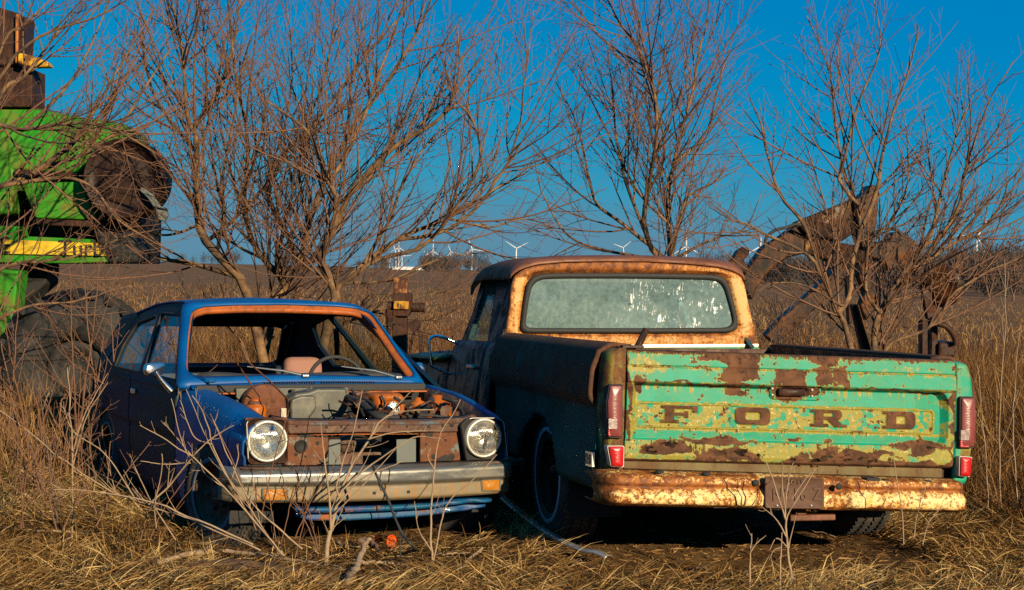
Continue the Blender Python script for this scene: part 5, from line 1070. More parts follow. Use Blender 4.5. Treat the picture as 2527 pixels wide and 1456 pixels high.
def children(P, Rr, per_m, lr, ang, m, trop, tmin=.12, rmax=.012, rr=.6, up=.25, lmin=.04, lmax=3):
    n, mm, _ = P.shape; L = np.linalg.norm(np.diff(P, axis=1), axis=2).sum(1); cnt = RNG.poisson(np.maximum(L * per_m, .3)); idx = np.repeat(np.arange(n), cnt); k = len(idx)
    if k == 0: return np.zeros((0, m, 3)), np.zeros((0, m))
    t = tmin + (1 - tmin) * RNG.random(k) ** .85; f = t * (mm - 1); i = np.minimum(f.astype(int), mm - 2); fr = (f - i)[:, None]
    p = P[idx, i] * (1 - fr) + P[idx, i + 1] * fr; T = P[idx, i + 1] - P[idx, i]; T /= np.linalg.norm(T, axis=1)[:, None] + 1e-9
    pr = Rr[idx, i] * (1 - fr[:, 0]) + Rr[idx, i + 1] * fr[:, 0]
    N = RNG.normal(0, 1, (k, 3)) + np.array([0, 0, up]); N -= T * (N * T).sum(1)[:, None]; N /= np.linalg.norm(N, axis=1)[:, None] + 1e-9
    a = RNG.uniform(ang[0], ang[1], k)[:, None]; d = np.cos(a) * T + np.sin(a) * N
    ln = np.clip(L[idx] * RNG.uniform(lr[0], lr[1], k) * (1.15 - .80 * t), lmin, lmax)
    out = np.zeros((k, m, 3)); out[:, 0] = p; cur = p.copy()
    for j in range(1, m):
        cur = cur + d * (ln / (m - 1))[:, None]; out[:, j] = cur; d = d + np.array([0, 0, trop]) + RNG.normal(0, .045, (k, 3)); d /= np.linalg.norm(d, axis=1)[:, None]
    r0 = np.minimum(pr * rr, rmax); return out, r0[:, None] * np.linspace(1, .38, m)[None]
def woody(name, label, cat, limbs, D, group=None, k=(8, 9, 7), lr=((.30, .75), (.35, .75), (.3, .7)), ang=((.3, 1.0), (.3, .95), (.35, 1.0)), trop=(.06, .04, .03), spread=.28, bark='bark', twig='twig', rtip=.0016, drift=None, rmax=(.009, .0042, .0022), levels=3, base=None, lmx=1.25):
    """limbs: (traced points, start radius) standing at distance D; each limb leaves the picture plane by its own drift"""
    b0 = WF.on(limbs[0][0][0], 'y', D) if base is None else WF.on(base, 'y', D)
    root = thing(name, label, cat, (b0[0], D, gz(b0[0], D)), group=group); off = np.array(root.location)
    LP, LR = [], []; V, Q, b = [], [], 0
    for li, (px, r0) in enumerate(limbs):
        L = len(px); dr = (RNG.uniform(-1, 1) * spread if drift is None else drift[li]); pts = []
        acc = 0
        for j, p in enumerate(px):
            if j: acc += math.hypot(px[j][0] - px[j - 1][0], px[j][1] - px[j - 1][1]) / FPX * D
            pts.append(WF.on(p, 'y', D + dr * acc))
        Pp = spline(pts, 14); Pp[1:-1] += RNG.normal(0, .0028 * np.linalg.norm(Pp[-1] - Pp[0]) , (12, 3)); Pp = spline(Pp, 24); LP.append(Pp); LR.append(r0 * np.linspace(.66, .09, 24) + .0016)
    LP, LR = np.array(LP), np.array(LR); b = tubes(LP - off, LR, 7, V, Q, b); npmesh('trunk', np.concatenate(V), np.concatenate(Q), M[bark], root)
    V, Q, b = [], [], 0; P, R2 = LP, LR
    for lv in range(levels):
        P, R2 = children(P, R2, k[lv], lr[lv], ang[lv], (9, 6, 4)[lv], trop[lv], (.10, .08, .08)[lv], rmax[lv], .62, .35 if lv == 0 else .1, .04, (lmx, .8, .3)[lv])
        R2 = np.maximum(R2, rtip); 
        if len(P): b = tubes(P - off, R2, (5, 4, 3)[lv], V, Q, b)
    if V: npmesh('crown', np.concatenate(V), np.concatenate(Q), M[twig], root)
    return root
TG = 'bare trees behind the vehicles'
v = lambda cr, *pts: [cr(*p) for p in pts]
gy = lambda px, D: (px, 645 + .024 * px + 0 * D + (EYE - .1) * FPX / D)      # ground level in the picture at distance D
# left of centre: forked trunk rising behind the roof of the hatchback
woody('bare_tree', 'bare tree left of centre whose trunk leans left above the hatchback roof', 'tree', [
    ([gy(690, 14)] + v(d2, (1950, 900), (1850, 700), (1600, 430), (1560, 250), (1520, 0)) + v(d1, (1430, 1000), (1400, 950), (1350, 700), (1300, 300), (1230, -60)), .07),
    (v(d1, (1400, 950), (1600, 650), (1680, 400), (1740, 100), (1760, -80)), .032),
    (v(d2, (1850, 700), (1500, 600), (1150, 520), (850, 250), (800, 60)), .035),
    (v(d2, (1600, 430), (1800, 280), (2000, 60)) + [(690, 420), (730, 300)], .028),
    (v(d1, (1430, 1100), (1250, 900), (1100, 640), (1040, 300), (1000, 0)), .026),
    (v(d1, (1400, 950), (1500, 760), (1500, 520), (1480, 200), (1520, -50)), .022),
    (v(d2, (1560, 300), (1300, 380), (1050, 330), (800, 380)), .018),
    (v(d2, (1700, 520), (1750, 200), (1720, -50)) + v(d1, (1700, 900), (1760, 500), (1900, 100)), .024)], 14.0, TG, k=(9, 7, 3), base=gy(690, 14))
# centre: many stems from one base
B3 = gy(640, 14.6)
woody('bare_tree', 'bare tree with many crossing stems, its forked base seen through the hatchback window', 'tree', [
    ([B3, (645, 880), (640, 800), (680, 735), (700, 700), (650, 640), (615, 560), (602, 470), (612, 380), (590, 250), (570, 100), (560, -30)], .062),
    ([B3, (650, 880), (672, 800), (700, 735), (740, 650), (762, 560), (800, 440), (880, 300), (960, 200), (1040, 60), (1070, -30)], .058),
    ([(740, 650), (700, 560)] + v(d7, (0, 1400), (300, 1030), (620, 640), (900, 300), (1130, 20)), .040),
    ([(690, 690), (690, 600), (720, 480), (700, 330), (720, 180), (700, -20)], .030),
    ([(762, 560), (740, 420), (760, 300), (810, 150), (830, -20)], .026),
    ([(650, 640), (560, 590), (500, 520), (470, 420)], .020),
    ([B3, (610, 880), (560, 800), (520, 760), (470, 745)], .022),
    ([(602, 470), (640, 350), (660, 220), (650, 60)], .022)], 14.6, TG, k=(8, 7, 3), base=B3)
B4 = gy(812, 13.4)
woody('bare_tree', 'bare tree with a pale stout trunk in the middle, branches sweeping right', 'tree', [
    ([B4, (800, 860), (822, 760), (828, 715), (795, 660), (792, 615), (826, 560), (836, 500), (812, 455)] + v(d7, (380, 1180), (330, 1050), (250, 960), (0, 790)), .075),
    ([(826, 560), (870, 470), (961, 373), (1037, 323), (1101, 272), (1132, 177), (1129, 79)], .038),
    ([(828, 715), (900, 650), (985, 590), (1100, 540), (1200, 480), (1300, 425)], .040),
    ([(845, 700), (930, 640), (1050, 600), (1151, 470), (1183, 380), (1151, 272), (1078, 234)], .030),
    ([(985, 590), (1120, 560), (1214, 460), (1259, 395), (1281, 316), (1293, 221), (1303, 126), (1317, 25)], .022),
    ([(812, 455), (880, 330), (930, 200), (980, 60), (1010, -20)], .028),
    ([(836, 500), (920, 430), (990, 300), (1040, 180), (1130, 60)], .024),
    ([(850, 700), (960, 690), (1080, 640), (1200, 620)], .018),
    ([(900, 650), (960, 540), (1010, 420), (1080, 330), (1170, 270)], .022),
    ([(1037, 323), (1100, 200), (1150, 130), (1210, 85)], .014),
    ([(1100, 540), (1210, 560), (1290, 540), (1370, 560)], .014),
    ([B4, (815, 840), (900, 780), (1010, 740), (1100, 720)], .016)], 13.4, TG, k=(9, 7, 3), base=B4)
B5 = gy(1650, 15.5)
woody('bare_tree', 'bare tree fanning up directly behind the pickup cab', 'tree', [
    ([B5, (1655, 700), (1654, 592), (1648, 480), (1659, 404), (1694, 283), (1727, 126), (1749, -10)], .050),
    ([B5, (1640, 700), (1598, 592), (1593, 485), (1615, 380), (1613, 232), (1573, 131), (1530, 60), (1490, -20)], .045),
    ([(1640, 640), (1560, 570), (1477, 505), (1452, 429), (1421, 303), (1371, 202)], .030),
    ([(1620, 640), (1500, 620), (1400, 580), (1340, 480), (1320, 400)], .022),
    ([(1655, 640), (1689, 500), (1755, 454), (1820, 419)], .022),
    ([(1659, 404), (1740, 330), (1770, 220), (1812, 80)], .022),
    ([(1598, 592), (1540, 430), (1520, 330), (1510, 220), (1500, 120)], .024),
    ([(1654, 560), (1560, 450), (1460, 250), (1400, 160)], .018),
    ([(1593, 485), (1640, 380), (1620, 250), (1640, 120), (1630, 40)], .018),
    ([(1660, 640), (1760, 590), (1840, 560), (1880, 470)], .018)], 15.5, TG, k=(7, 7, 4), base=B5)
B6 = gy(2160, 12.6)
woody('bare_tree', 'bare tree with greenish stems rising beyond the pickup tailgate at right', 'tree', [
    ([B6] + v(c1b, (1240, 1340), (1280, 1050), (1380, 850), (1560, 700), (1800, 550), (2000, 430)) + [(2526, 430)], .045),
    ([B6] + v(c1b, (1060, 1200), (980, 1050), (900, 830), (780, 650), (560, 540), (380, 440), (200, 410)), .036),
    (v(c1b, (980, 1050), (1060, 950), (1080, 750), (1130, 500), (1120, 300), (1030, 100)) + [(2060, 300), (2045, 170), (1990, 40)], .034),
    (v(c1b, (900, 830), (760, 450), (620, 280), (530, 60)) + [(1875, 300), (1850, 240)], .026),
    (v(c1b, (1380, 850), (1600, 550), (1650, 400), (1700, 200), (1750, 0)) + [(2370, 300), (2410, 220)], .026),
    ([B6] + v(c1b, (1280, 1340), (1600, 1150), (1850, 850), (2257, 650)) + [(2620, 590)], .026),
    (v(c1b, (1130, 500), (1250, 200), (1290, 0)) + [(2200, 290), (2240, 180), (2265, 60)], .026),
    (v(c1b, (1120, 300), (1000, 150)) + [(2075, 420), (2120, 250), (2170, 120), (2150, -20)], .022),
    (v(c1b, (1560, 700), (1800, 330), (1850, 100)) + [(2400, 360), (2440, 250), (2500, 150)], .022),
    (v(c1b, (1280, 1050), (1180, 900), (1200, 600), (1400, 350)) + [(2240, 420), (2230, 280)], .022),
    (v(c1b, (1800, 550), (2000, 300), (2200, 100)) + [(2540, 380)], .018),
    (v(c1b, (1030, 1000), (760, 860), (560, 840), (420, 900)), .014)], 12.6, TG, k=(7, 7, 4), base=B6)
# far left: tree outside the frame whose branches sweep in over the combine
B1 = gy(-90, 11.6)
woody('bare_tree', 'bare tree at the left edge with long branches sweeping across the green combine', 'tree', [
    ([B1, (-80, 900), (-60, 600), (-30, 480), (80, 430), (200, 380), (300, 300), (420, 120)], .055),
    ([(-60, 600), (-40, 330), (60, 318), (200, 303), (300, 330), (400, 390)], .028),
    ([(-60, 500), (0, 240), (60, 190), (130, 100), (220, -20)], .030),
    ([(80, 430), (180, 350), (240, 260), (300, 160), (380, 20)], .026),
    ([(-40, 480), (0, 460), (100, 445), (180, 440), (240, 470), (290, 540), (420, 620)], .028),
    ([(-60, 400), (0, 120), (60, 60), (140, -20)], .024),
    ([(-60, 300), (20, 160), (100, 90), (240, 40), (330, -10)], .022),
    ([(60, 318), (160, 220), (220, 120), (270, 0)], .020),
    ([(-60, 700), (40, 650), (150, 640), (300, 590), (410, 560)], .020),
    ([(-60, 820), (60, 760), (200, 740), (330, 700)], .016)], 11.6, TG, k=(7, 6, 3), trop=(.06, .05, .03), base=B1)
# thicket of thin stems in front of the combine tyre
lm = []
for i in range(11):
    x0 = 20 + i * 30 + random.uniform(-12, 12); top = random.uniform(620, 980); dx = random.uniform(-70, 90); lm.append(([(x0, 1130 + random.uniform(-30, 60)), (x0 + dx * .3, 1000), (x0 + dx * .7, (1000 + top) / 2), (x0 + dx, top)], .010))
woody('thicket', 'brown thicket of thin stems in front of the combine tyre', 'bush', lm, 10.6, k=(7, 7, 3), spread=.5, bark='twig', twig='twig', lr=((.3, .7), (.25, .5), (.2, .5)), ang=((.4, 1.1), (.4, 1.0), (.4, 1.0)), base=(150, 1150))
lm = []
for i in range(14):
    x0 = 1000 + i * 12 + random.uniform(-12, 12); top = random.uniform(640, 800); dx = random.uniform(-60, 70); lm.append(([(x0, 900), (x0 + dx * .4, 830), (x0 + dx, top)], .008))
woody('thicket', 'low brush between the hatchback roof and the pickup cab', 'bush', lm, 16.5, k=(5, 6, 3), spread=.5, bark='twig_dark', twig='twig', lr=((.3, .7), (.25, .5), (.2, .5)), base=(1080, 960))
lm = []
for i in range(12):
    x0 = 1880 + i * 10 + random.uniform(-12, 12); top = random.uniform(700, 800); dx = random.uniform(-40, 60); lm.append(([(x0, 950), (x0 + dx * .4, 850), (x0 + dx, top)], .006))
woody('thicket', 'low brush beside the right edge of the pickup cab', 'bush', lm, 14.8, k=(5, 6, 3), spread=.5, bark='twig_dark', twig='twig_dark', lr=((.3, .7), (.25, .5), (.2, .5)), base=(1930, 1000))
# ---- dead shrubs in the foreground
FK = dict(bark='deadwood', twig='deadwood', rtip=.0011)
woody('dead_shrub', 'dead shrub with forked bare stems in front of the hatchback bumper', 'shrub', [
    (v(d5, (755, 1315), (765, 1180), (790, 1050), (815, 930), (845, 830), (930, 620), (1050, 440), (1180, 280), (1480, 245)), .017),
    (v(d5, (790, 1050), (775, 800), (750, 600), (735, 460), (720, 330)), .007),
    (v(d5, (845, 830), (830, 740), (880, 560), (940, 400), (1000, 115)), .006),
    (v(d5, (860, 790), (1000, 660), (1140, 560), (1350, 430), (1540, 440)), .006),
    (v(d5, (820, 900), (980, 720), (1150, 640), (1280, 590)), .005),
    (v(d5, (1050, 440), (1200, 400), (1350, 390), (1490, 385)), .004),
    (v(d5, (800, 960), (860, 900), (1060, 690), (1230, 500)), .004),
    (v(d5, (1180, 280), (1240, 210), (1340, 110)), .004)], 7.72, k=(7, 6, 0), levels=2, lr=((.08, .26), (.2, .5), (.2, .4)), rmax=(.0024, .0014, .001), spread=.12, trop=(.04, .02, 0), **FK)
woody('dead_shrub', 'slender dead stalk beside the black cable, right of the forked shrub', 'shrub', [
    (v(d5, (1470, 1280), (1466, 1100), (1465, 900), (1482, 640), (1520, 430), (1660, 175)), .007), (v(d5, (1475, 1270), (1530, 1000), (1580, 860), (1740, 720), (1905, 545)), .004), (v(d5, (1470, 1200), (1380, 1050), (1350, 860)), .003), (v(d5, (1480, 640), (1440, 560), (1460, 500)), .0025)],
    7.75, k=(5, 3, 0), levels=2, lr=((.12, .25), (.2, .5), (.2, .4)), rmax=(.002, .0013, .001), spread=.1, **FK)
F2 = [((1910, 1225), (1700, 985), (1560, 760), (1430, 480), (1380, 300), (1290, 150)), ((1910, 1225), (1800, 1100), (1500, 760), (1300, 570), (1100, 440), (940, 350)), ((1750, 1190), (1450, 1050), (1000, 880), (700, 770), (480, 620), (300, 480), (0, 250)),
      ((2030, 1180), (1700, 880), (1560, 620), (1430, 310)), ((1000, 880), (1150, 740), (1300, 560), (1430, 430), (1570, 350)), ((1700, 1150), (1200, 930), (900, 830), (600, 790), (360, 780)), ((1050, 1040), (1040, 900), (1090, 620), (1085, 540)),
      ((1300, 570), (1200, 450), (1100, 330)), ((1500, 760), (1380, 680), (1240, 500), (1150, 170)), ((1560, 700), (1600, 560), (1590, 480)), ((1430, 480), (1300, 420), (1210, 180)), ((1180, 1120), (1010, 850), (910, 640), (880, 580)), ((1850, 1180), (1640, 840), (1480, 620), (1250, 110)),
      ((900, 830), (700, 540), (500, 400), (430, 250)), ((1300, 600), (1100, 610), (945, 590))]
woody('dead_shrub', 'sprawling dead shrub with pale branches leaning left before the hatchback door', 'shrub', [(v(d3, *p), .0050 if i < 6 else .0026) for i, p in enumerate(F2)], 7.65, k=(7, 6, 0), levels=2, lr=((.08, .22), (.2, .5), (.2, .4)), rmax=(.0026, .0014, .001), spread=.16, trop=(.05, .02, 0), **FK)
F5 = []
for i in range(26):
    x0 = random.uniform(40, 800); y0 = 1240 + x0 * .12 + random.uniform(-40, 60); dx = random.uniform(-190, 150); dy = random.uniform(110, 330); F5.append(([(x0, y0), (x0 + dx * .35, y0 - dy * .45), (x0 + dx, y0 - dy)], random.uniform(.002, .004)))
woody('bramble', 'tangle of thin dark bramble stems across the front corner and wheel of the hatchback', 'bramble', F5, 7.78, k=(9, 7, 0), levels=2, lr=((.15, .5), (.2, .6), (.2, .4)), ang=((.4, 1.2), (.4, 1.2), (.4, 1)), trop=(.02, -.02, 0), rmax=(.0022, .0014, .001), spread=.35, bark='twig', twig='twig', rtip=.0009, base=(430, 1330))
woody('dead_stalk', 'straight pale stalk standing alone in the grass at left', 'stalk', [(v(d3, (483, 1120), (486, 900), (486, 540), (470, 300), (465, 130), (452, -40)), .007), (v(d3, (486, 540), (560, 300), (650, 130), (725, 0)), .0032), (v(d3, (486, 640), (580, 300), (725, 60)), .0028), (v(d3, (475, 300), (430, 240), (400, 200)), .002)],
      8.3, k=(2, 2, 0), levels=1, lr=((.08, .2), (.2, .4), (.2, .4)), rmax=(.002, .001, .001), spread=.08, **FK)
woody('dead_stalk', 'dark leaning stem left of the straight pale stalk', 'stalk', [(v(d3, (400, 1040), (370, 880), (330, 620), (290, 330), (265, 60)), .008), (v(d3, (330, 620), (350, 450), (415, 300)), .003), (v(d3, (300, 800), (240, 640), (190, 400), (180, 200)), .004)],
      8.5, k=(4, 3, 0), levels=2, lr=((.1, .3), (.2, .4), (.2, .4)), rmax=(.002, .001, .001), spread=.1, bark='twig_dark', twig='deadwood')
woody('dead_shrub', 'tangle of pale weed stems at the left edge of the grass', 'shrub', [([(x0, 1200 + random.uniform(-40, 60)), (x0 + random.uniform(-30, 30), 1080), (x0 + random.uniform(-70, 70), random.uniform(880, 1020))], .0035) for x0 in range(10, 240, 14)],
      8.9, k=(6, 4, 0), levels=2, lr=((.2, .5), (.2, .5), (.2, .4)), rmax=(.002, .0013, .001), spread=.3, base=(110, 1220), bark='twig', twig='twig', rtip=.001)
woody('dead_shrub', 'thin leafless sapling standing in front of the licence plate', 'shrub', [
    (v(c5b, (1003, 960), (990, 800), (972, 620), (960, 450), (950, 420), (900, 260), (865, 150), (830, 55)), .0085), (v(c5b, (960, 450), (985, 380), (1060, 260), (1160, 95)), .0045), (v(c5b, (955, 430), (960, 300), (985, 130), (1010, 60)), .004),
    (v(c5b, (968, 560), (900, 440), (800, 350)), .004), (v(c5b, (958, 400), (935, 200), (945, 80)), .003), (v(c5b, (975, 640), (990, 560), (1010, 480)), .003), (v(c5b, (972, 620), (900, 560), (850, 640)), .003), (v(c5b, (1000, 300), (1080, 180), (1150, 100)), .0025)],
      7.5, k=(4, 3, 0), levels=2, lr=((.1, .25), (.2, .5), (.2, .4)), rmax=(.002, .0012, .001), spread=.1, **FK)
for i, (pts, lab) in enumerate(((((722, 900), (725, 700), (735, 528)), 'snapped grey stem with a side twig, left of the thin sapling'), (((922, 900), (925, 700), (935, 520)), 'snapped dark stem close beside the thin sapling'))):
    woody('broken_stem', lab, 'stem', [(v(c5b, *pts), .006), (v(c5b, (727, 650), (770, 590), (830, 540)) if i == 0 else v(c5b, (925, 620), (880, 640), (850, 700)), .003)], 7.45, k=(1, 0, 0), levels=1, rmax=(.002, .001, .001), spread=.05, **FK)
woody('dead_stalk', 'fine dry stalk leaning across the right half of the rear bumper', 'stalk', [(v(c5b, (1735, 600), (1725, 400), (1690, 180), (1665, 0)), .0022), (v(c5b, (1800, 560), (1830, 380), (1880, 220)), .002), (v(c5b, (1860, 600), (1900, 460), (1990, 345)), .0025)], 7.7, k=(3, 0, 0), levels=1, rmax=(.0014, .001, .001), spread=.1, **FK)
woody('dead_stalk', 'tall dry stalks standing in the weeds at the right edge', 'stalk', [([(2470, 1250), (2468, 1000), (2480, 800), (2478, 640)], .005), ([(2440, 1280), (2430, 1100), (2410, 900)], .004), ([(2510, 1250), (2500, 1050), (2512, 850)], .004), ([(2300, 1420), (2330, 1330), (2400, 1270)], .003)], 9.6, k=(5, 3, 0), levels=2, lr=((.08, .25), (.2, .5), (.2, .4)), rmax=(.002, .0012, .001), spread=.2, **FK)

# ================================================================== GREEN COMBINE
M['green'] = rusty('combine_green', (.018, .24, .010), (.03, .30, .015), .30, 3.2, .07, .35, rust=((.13, .12, .02), (.22, .16, .03)), rough=.45, stretch=(5, 5, .8), seed=11)
M['stripe'] = rusty('yellow_stripe', (.76, .54, .035), (.66, .45, .03), .16, 5, .06, .2, rust=((.20, .09, .02), (.12, .05, .02)), seed=12)
M['screen'] = rusty('screen_rust', (.022, .010, .007), (.014, .007, .006), .4, 12, .1, .2, rust=((.018, .008, .006), (.05, .02, .01)))
combine = thing('combine_harvester', 'green harvester with yellow stripe and rusty round screen at the left edge', 'combine harvester', tuple(WF.on((150, 900), 'y', 14.2) * np.array([1, 1, 0]) + np.array([0, 0, G0])))
CO = np.array(combine.location)
def wpoly(pts, D, th, mat, name, parent, bev=.01, origin=None):
    o_ = CO if origin is None else origin
    mb = MB(); mb.prism([WF.on(p, 'y', D) - o_ for p in pts], (0, th, 0)); return mb.build(name, mat, parent, bevel=bev)
wpoly(v(d1, (-200, 780), (220, 787), (430, 822), (590, 850), (600, 1262), (100, 1240), (95, 1560), (-200, 1560)), 14.0, .5, M['green'], 'engine_hood', combine, .03)
wpoly(v(d1, (604, 852), (760, 872), (900, 905), (985, 960), (1000, 1040), (950, 1300), (604, 1300)), 14.03, .5, M['green'], 'rear_hood', combine, .03)
wpoly(v(d1, (100, 1236), (600, 1262), (600, 1290), (100, 1268)), 13.96, .06, M['darkrust'], 'hood_edge', combine)
wpoly(v(d2, (160, -30), (620, -40), (770, 262), (275, 248)), 13.95, .25, M['green'], 'side_shield', combine, .02)
wpoly(v(d2, (270, 250), (775, 268), (780, 320), (285, 298)), 13.93, .3, M['darkrust'], 'shield_lip', combine)
wpoly(v(d2, (-300, -120), (1100, -150), (1080, 600), (-300, 600)), 14.35, .9, M['dark'], 'machine_body', combine)
wpoly(v(d2, (-300, 296), (150, 310), (150, 385), (700, 410), (700, 440), (-300, 425)), 13.92, .3, M['green'], 'upper_rail', combine)
st = wpoly(v(d2, (-300, 408), (0, 412), (585, 434), (735, 440), (765, 470), (812, 542), (0, 524), (-300, 516)), 13.90, .3, M['stripe'], 'yellow_stripe', combine, .004)
wpoly(v(d2, (-300, 520), (812, 546), (830, 590), (500, 600), (-300, 588)), 13.93, .3, M['green'], 'lower_rail', combine)
wpoly(v(d2, (700, 330), (1020, 350), (1085, 500), (1075, 600), (815, 600), (760, 440)), 13.98, .5, M['dark'], 'rear_frame', combine, .05)
def wtext(t, cr, x, y, s, sx): q = WF.on(cr(x, y), 'y', 13.893) - CO; return letter3d(t, tuple(q), s, M['dark'], st, 'lettering', R=(math.pi / 2, -.034, 0), ex=.003, sx=sx)
o = wtext('Turbo', d2, 682, 486, .205, .95)
o.modifiers.new('w', 'SOLIDIFY').thickness = .003
wtext('E', d2, 36, 465, .20, 1.0)
wpoly(v(d2, (-300, 630), (0, 640), (146, 655), (105, 1000), (15, 1456), (-300, 1456)), 13.85, .3, M['green'], 'front_leg', combine, .02)
wpoly(v(d2, (150, 600), (370, 600), (360, 760), (200, 900), (150, 1100)), 14.3, .4, M['dark'], 'axle_housing', combine, .02)
c = WF.on(d1(900, 1300), 'y', 13.72) - CO; Rs = 290 / 1.9415 * .65781 / FPX * 13.8
mb = MB(); mb.lathe([(0, -.03), (Rs * .25, -.035), (Rs * .6, -.02), (Rs * .93, 0), (Rs * .94, -.03), (Rs, -.02), (Rs, .35), (0, .35)], c, (0, 1, 0), 48)
mb.build('rotary_screen', M['screen'], combine)
wpoly(v(d2, (1100, 0), (1190, 60), (1250, 150), (1300, 170), (1312, 230), (1280, 280), (1240, 260), (1215, 190), (1150, 90), (1085, 30)), 13.6, .04, M['grey_panel'], 'bent_deflector', combine)
wpoly(v(d1, (-200, 20), (0, 55), (132, 95), (126, 180), (112, 470), (-200, 480)), 13.9, .5, M['darkrust'], 'grain_elevator', combine, .01)
wpoly(v(d1, (-200, 480), (235, 500), (232, 780), (-200, 780)), 13.95, .4, M['darkrust'], 'elevator_base', combine, .01)
wpoly(v(d1, (126, 380), (220, 402), (345, 448), (372, 488), (230, 490), (122, 462)), 13.8, .12, rusty('yellow_housing', (.75, .46, .03), (.6, .3, .02), .45, 12, .05), 'yellow_housing', combine, .02)
wpoly(v(d1, (110, 100), (132, 100), (128, 460), (108, 460)), 13.84, .04, rusty('orange_edge', (.5, .17, .03), (.4, .12, .02), .4, 8, .05), 'elevator_edge', combine)
# big crumpled tyre
tc = WF.on((190, 905), 'y', 13.2); Rt = .62; tc[2] = max(tc[2], Rt)
mb = MB(); n = 80; prof = [(.20, .05), (.24, -.14), (.36, -.19), (.50, -.17), (.585, -.10), (.60, -.02), (.60, .1), (.585, .2), (.5, .26), (.2, .1)]
ax = np.array([-.15, 1, .05]); ax /= np.linalg.norm(ax); uu = np.cross(ax, [0, 0, 1.]); uu /= np.linalg.norm(uu); ww = np.cross(uu, ax); P = []
for k in range(n):
    a = 2 * math.pi * k / n; row = []
    for j, (r, h) in enumerate(prof):
        f = 1 + .28 * (fbm(np.array(3 * math.cos(a) + j * .25), np.array(3 * math.sin(a) + j * .3), 3, 6) - .5); rr2 = r * float(f) * (1 - .10 * max(0, -math.sin(a)) ** 2); row.append((uu * math.cos(a) + ww * math.sin(a)) * rr2 + ax * (h + .06 * float(fbm(np.array(4 * math.cos(a)), np.array(4 * math.sin(a) + j * .5), 3, 2) - .5)))
    P.append(row)
P.append(P[0]); mb.grid(P)
for k in range(26):
    a = 2 * math.pi * k / 26
    for h0, s_ in ((-.08, 1), (.1, -1)):
        rd = uu * math.cos(a) + ww * math.sin(a); tn = -uu * math.sin(a) + ww * math.cos(a); t2 = tn * .6 + ax * .8 * s_; t2 /= np.linalg.norm(t2); mb.box(rd * .60 + ax * h0, (.24, .05, .05), np.stack([t2, np.cross(rd, t2), rd], 1))
ty = thing('tractor_tyre', 'large crumpled black tractor tyre behind the hatchback at left', 'tyre', tuple(tc))
mb.build('tread', plain('old_tyre', (.014, .013, .012), .8, var=.5, sc=5, dirt=(.045, .035, .024), dirtamt=.4, bumpd=.01), ty)
mb = MB(); mb.lathe([(0, -.03), (.12, -.03), (.14, -.08), (.22, -.10), (.24, 0)], (0, 0, 0), ax, 24); mb.build('rim', M['dark'], ty)

# ================================================================== RUSTY MACHINERY
M['boom'] = rusty('boom_rust', (.012, .006, .005), (.008, .005, .004), .38, 3.5, .05, .2, rust=((.025, .010, .006), (.26, .09, .014)), seed=14)
M['boom2'] = rusty('boom_paint', (.40, .19, .015), (.01, .18, .34), .68, 5, .03, .2, rust=((.012, .007, .005), (.07, .028, .011)), seed=15)
pw = WF.on((2130, 800), 'y', 16.5); bo_ = np.array([pw[0], 16.5, gz(pw[0], 16.5)])
ldr = thing('loader_arm', 'rusty excavator arm arching up behind the tree right of the pickup cab', 'machine arm', tuple(bo_))
def bp_(pts, D, th, mat, name, bev=.02): return wpoly(v(c1b, *pts), D, th, mat, name, ldr, bev, bo_)
bp_(((345, 880), (330, 800), (400, 700), (480, 590), (600, 520), (700, 440), (760, 500), (760, 640), (640, 670), (520, 760), (430, 880), (400, 960)), 16.3, .28, M['boom'], 'lower_boom')
bp_(((700, 425), (900, 345), (1090, 272), (1160, 270), (1130, 480), (1010, 560), (880, 530), (760, 500)), 16.25, .28, M['boom2'], 'upper_boom')
bp_(((1090, 272), (1180, 220), (1190, 185), (1220, 165), (1255, 180), (1270, 215), (1262, 330), (1245, 480), (1240, 600), (1150, 600), (1130, 480)), 16.2, .34, M['boom'], 'boom_head')
bp_(((760, 505), (880, 535), (1010, 565), (1150, 590), (1240, 605), (1180, 700), (1000, 720), (860, 660), (760, 640)), 16.3, .26, M['boom2'], 'boom_underside')
bp_(((1240, 560), (1330, 560), (1360, 490), (1440, 500), (1540, 570), (1510, 650), (1440, 720), (1340, 760), (1300, 690), (1180, 660)), 16.4, .3, M['boom'], 'bucket_linkage')
bp_(((1010, 700), (1080, 760), (960, 900), (640, 1200), (560, 1260), (490, 1200), (600, 1080), (860, 850)), 16.15, .24, M['boom'], 'hydraulic_ram')
bp_(((255, 700), (300, 620), (350, 590), (385, 610), (380, 650), (340, 690), (400, 740), (330, 790)), 16.35, .2, M['darkrust'], 'boom_foot')
bp_(((1130, 700), (1240, 700), (1250, 1010), (1180, 1100), (1140, 1000), (1170, 900), (1130, 800)), 16.3, .2, M['boom'], 'dipper_plate')
bp_(((1040, 760), (1080, 780), (1085, 1110), (1060, 1130)), 16.35, .12, M['darkrust'], 'support_strut')
mb = MB(); mb.tube(spline([WF.on(c1b(*p), 'y', 16.15) - bo_ for p in ((490, 600), (500, 530), (560, 480), (640, 460), (720, 440), (860, 500))], 24), .018, 6); mb.build('hydraulic_hose', M['black_rubber'], ldr)
mb = MB(); mb.tube(spline([WF.on(c1b(*p), 'y', 16.15) - bo_ for p in ((1230, 500), (1300, 470), (1390, 480), (1430, 520))], 16), .018, 6); mb.build('hydraulic_hose', M['black_rubber'], ldr)
pw = WF.on((2120, 900), 'y', 11.6); b2 = np.array([pw[0], 11.6, gz(pw[0], 11.6)])
t = thing('steel_beam', 'dark steel channel leaning behind the pickup bed below the tree', 'beam', tuple(b2))
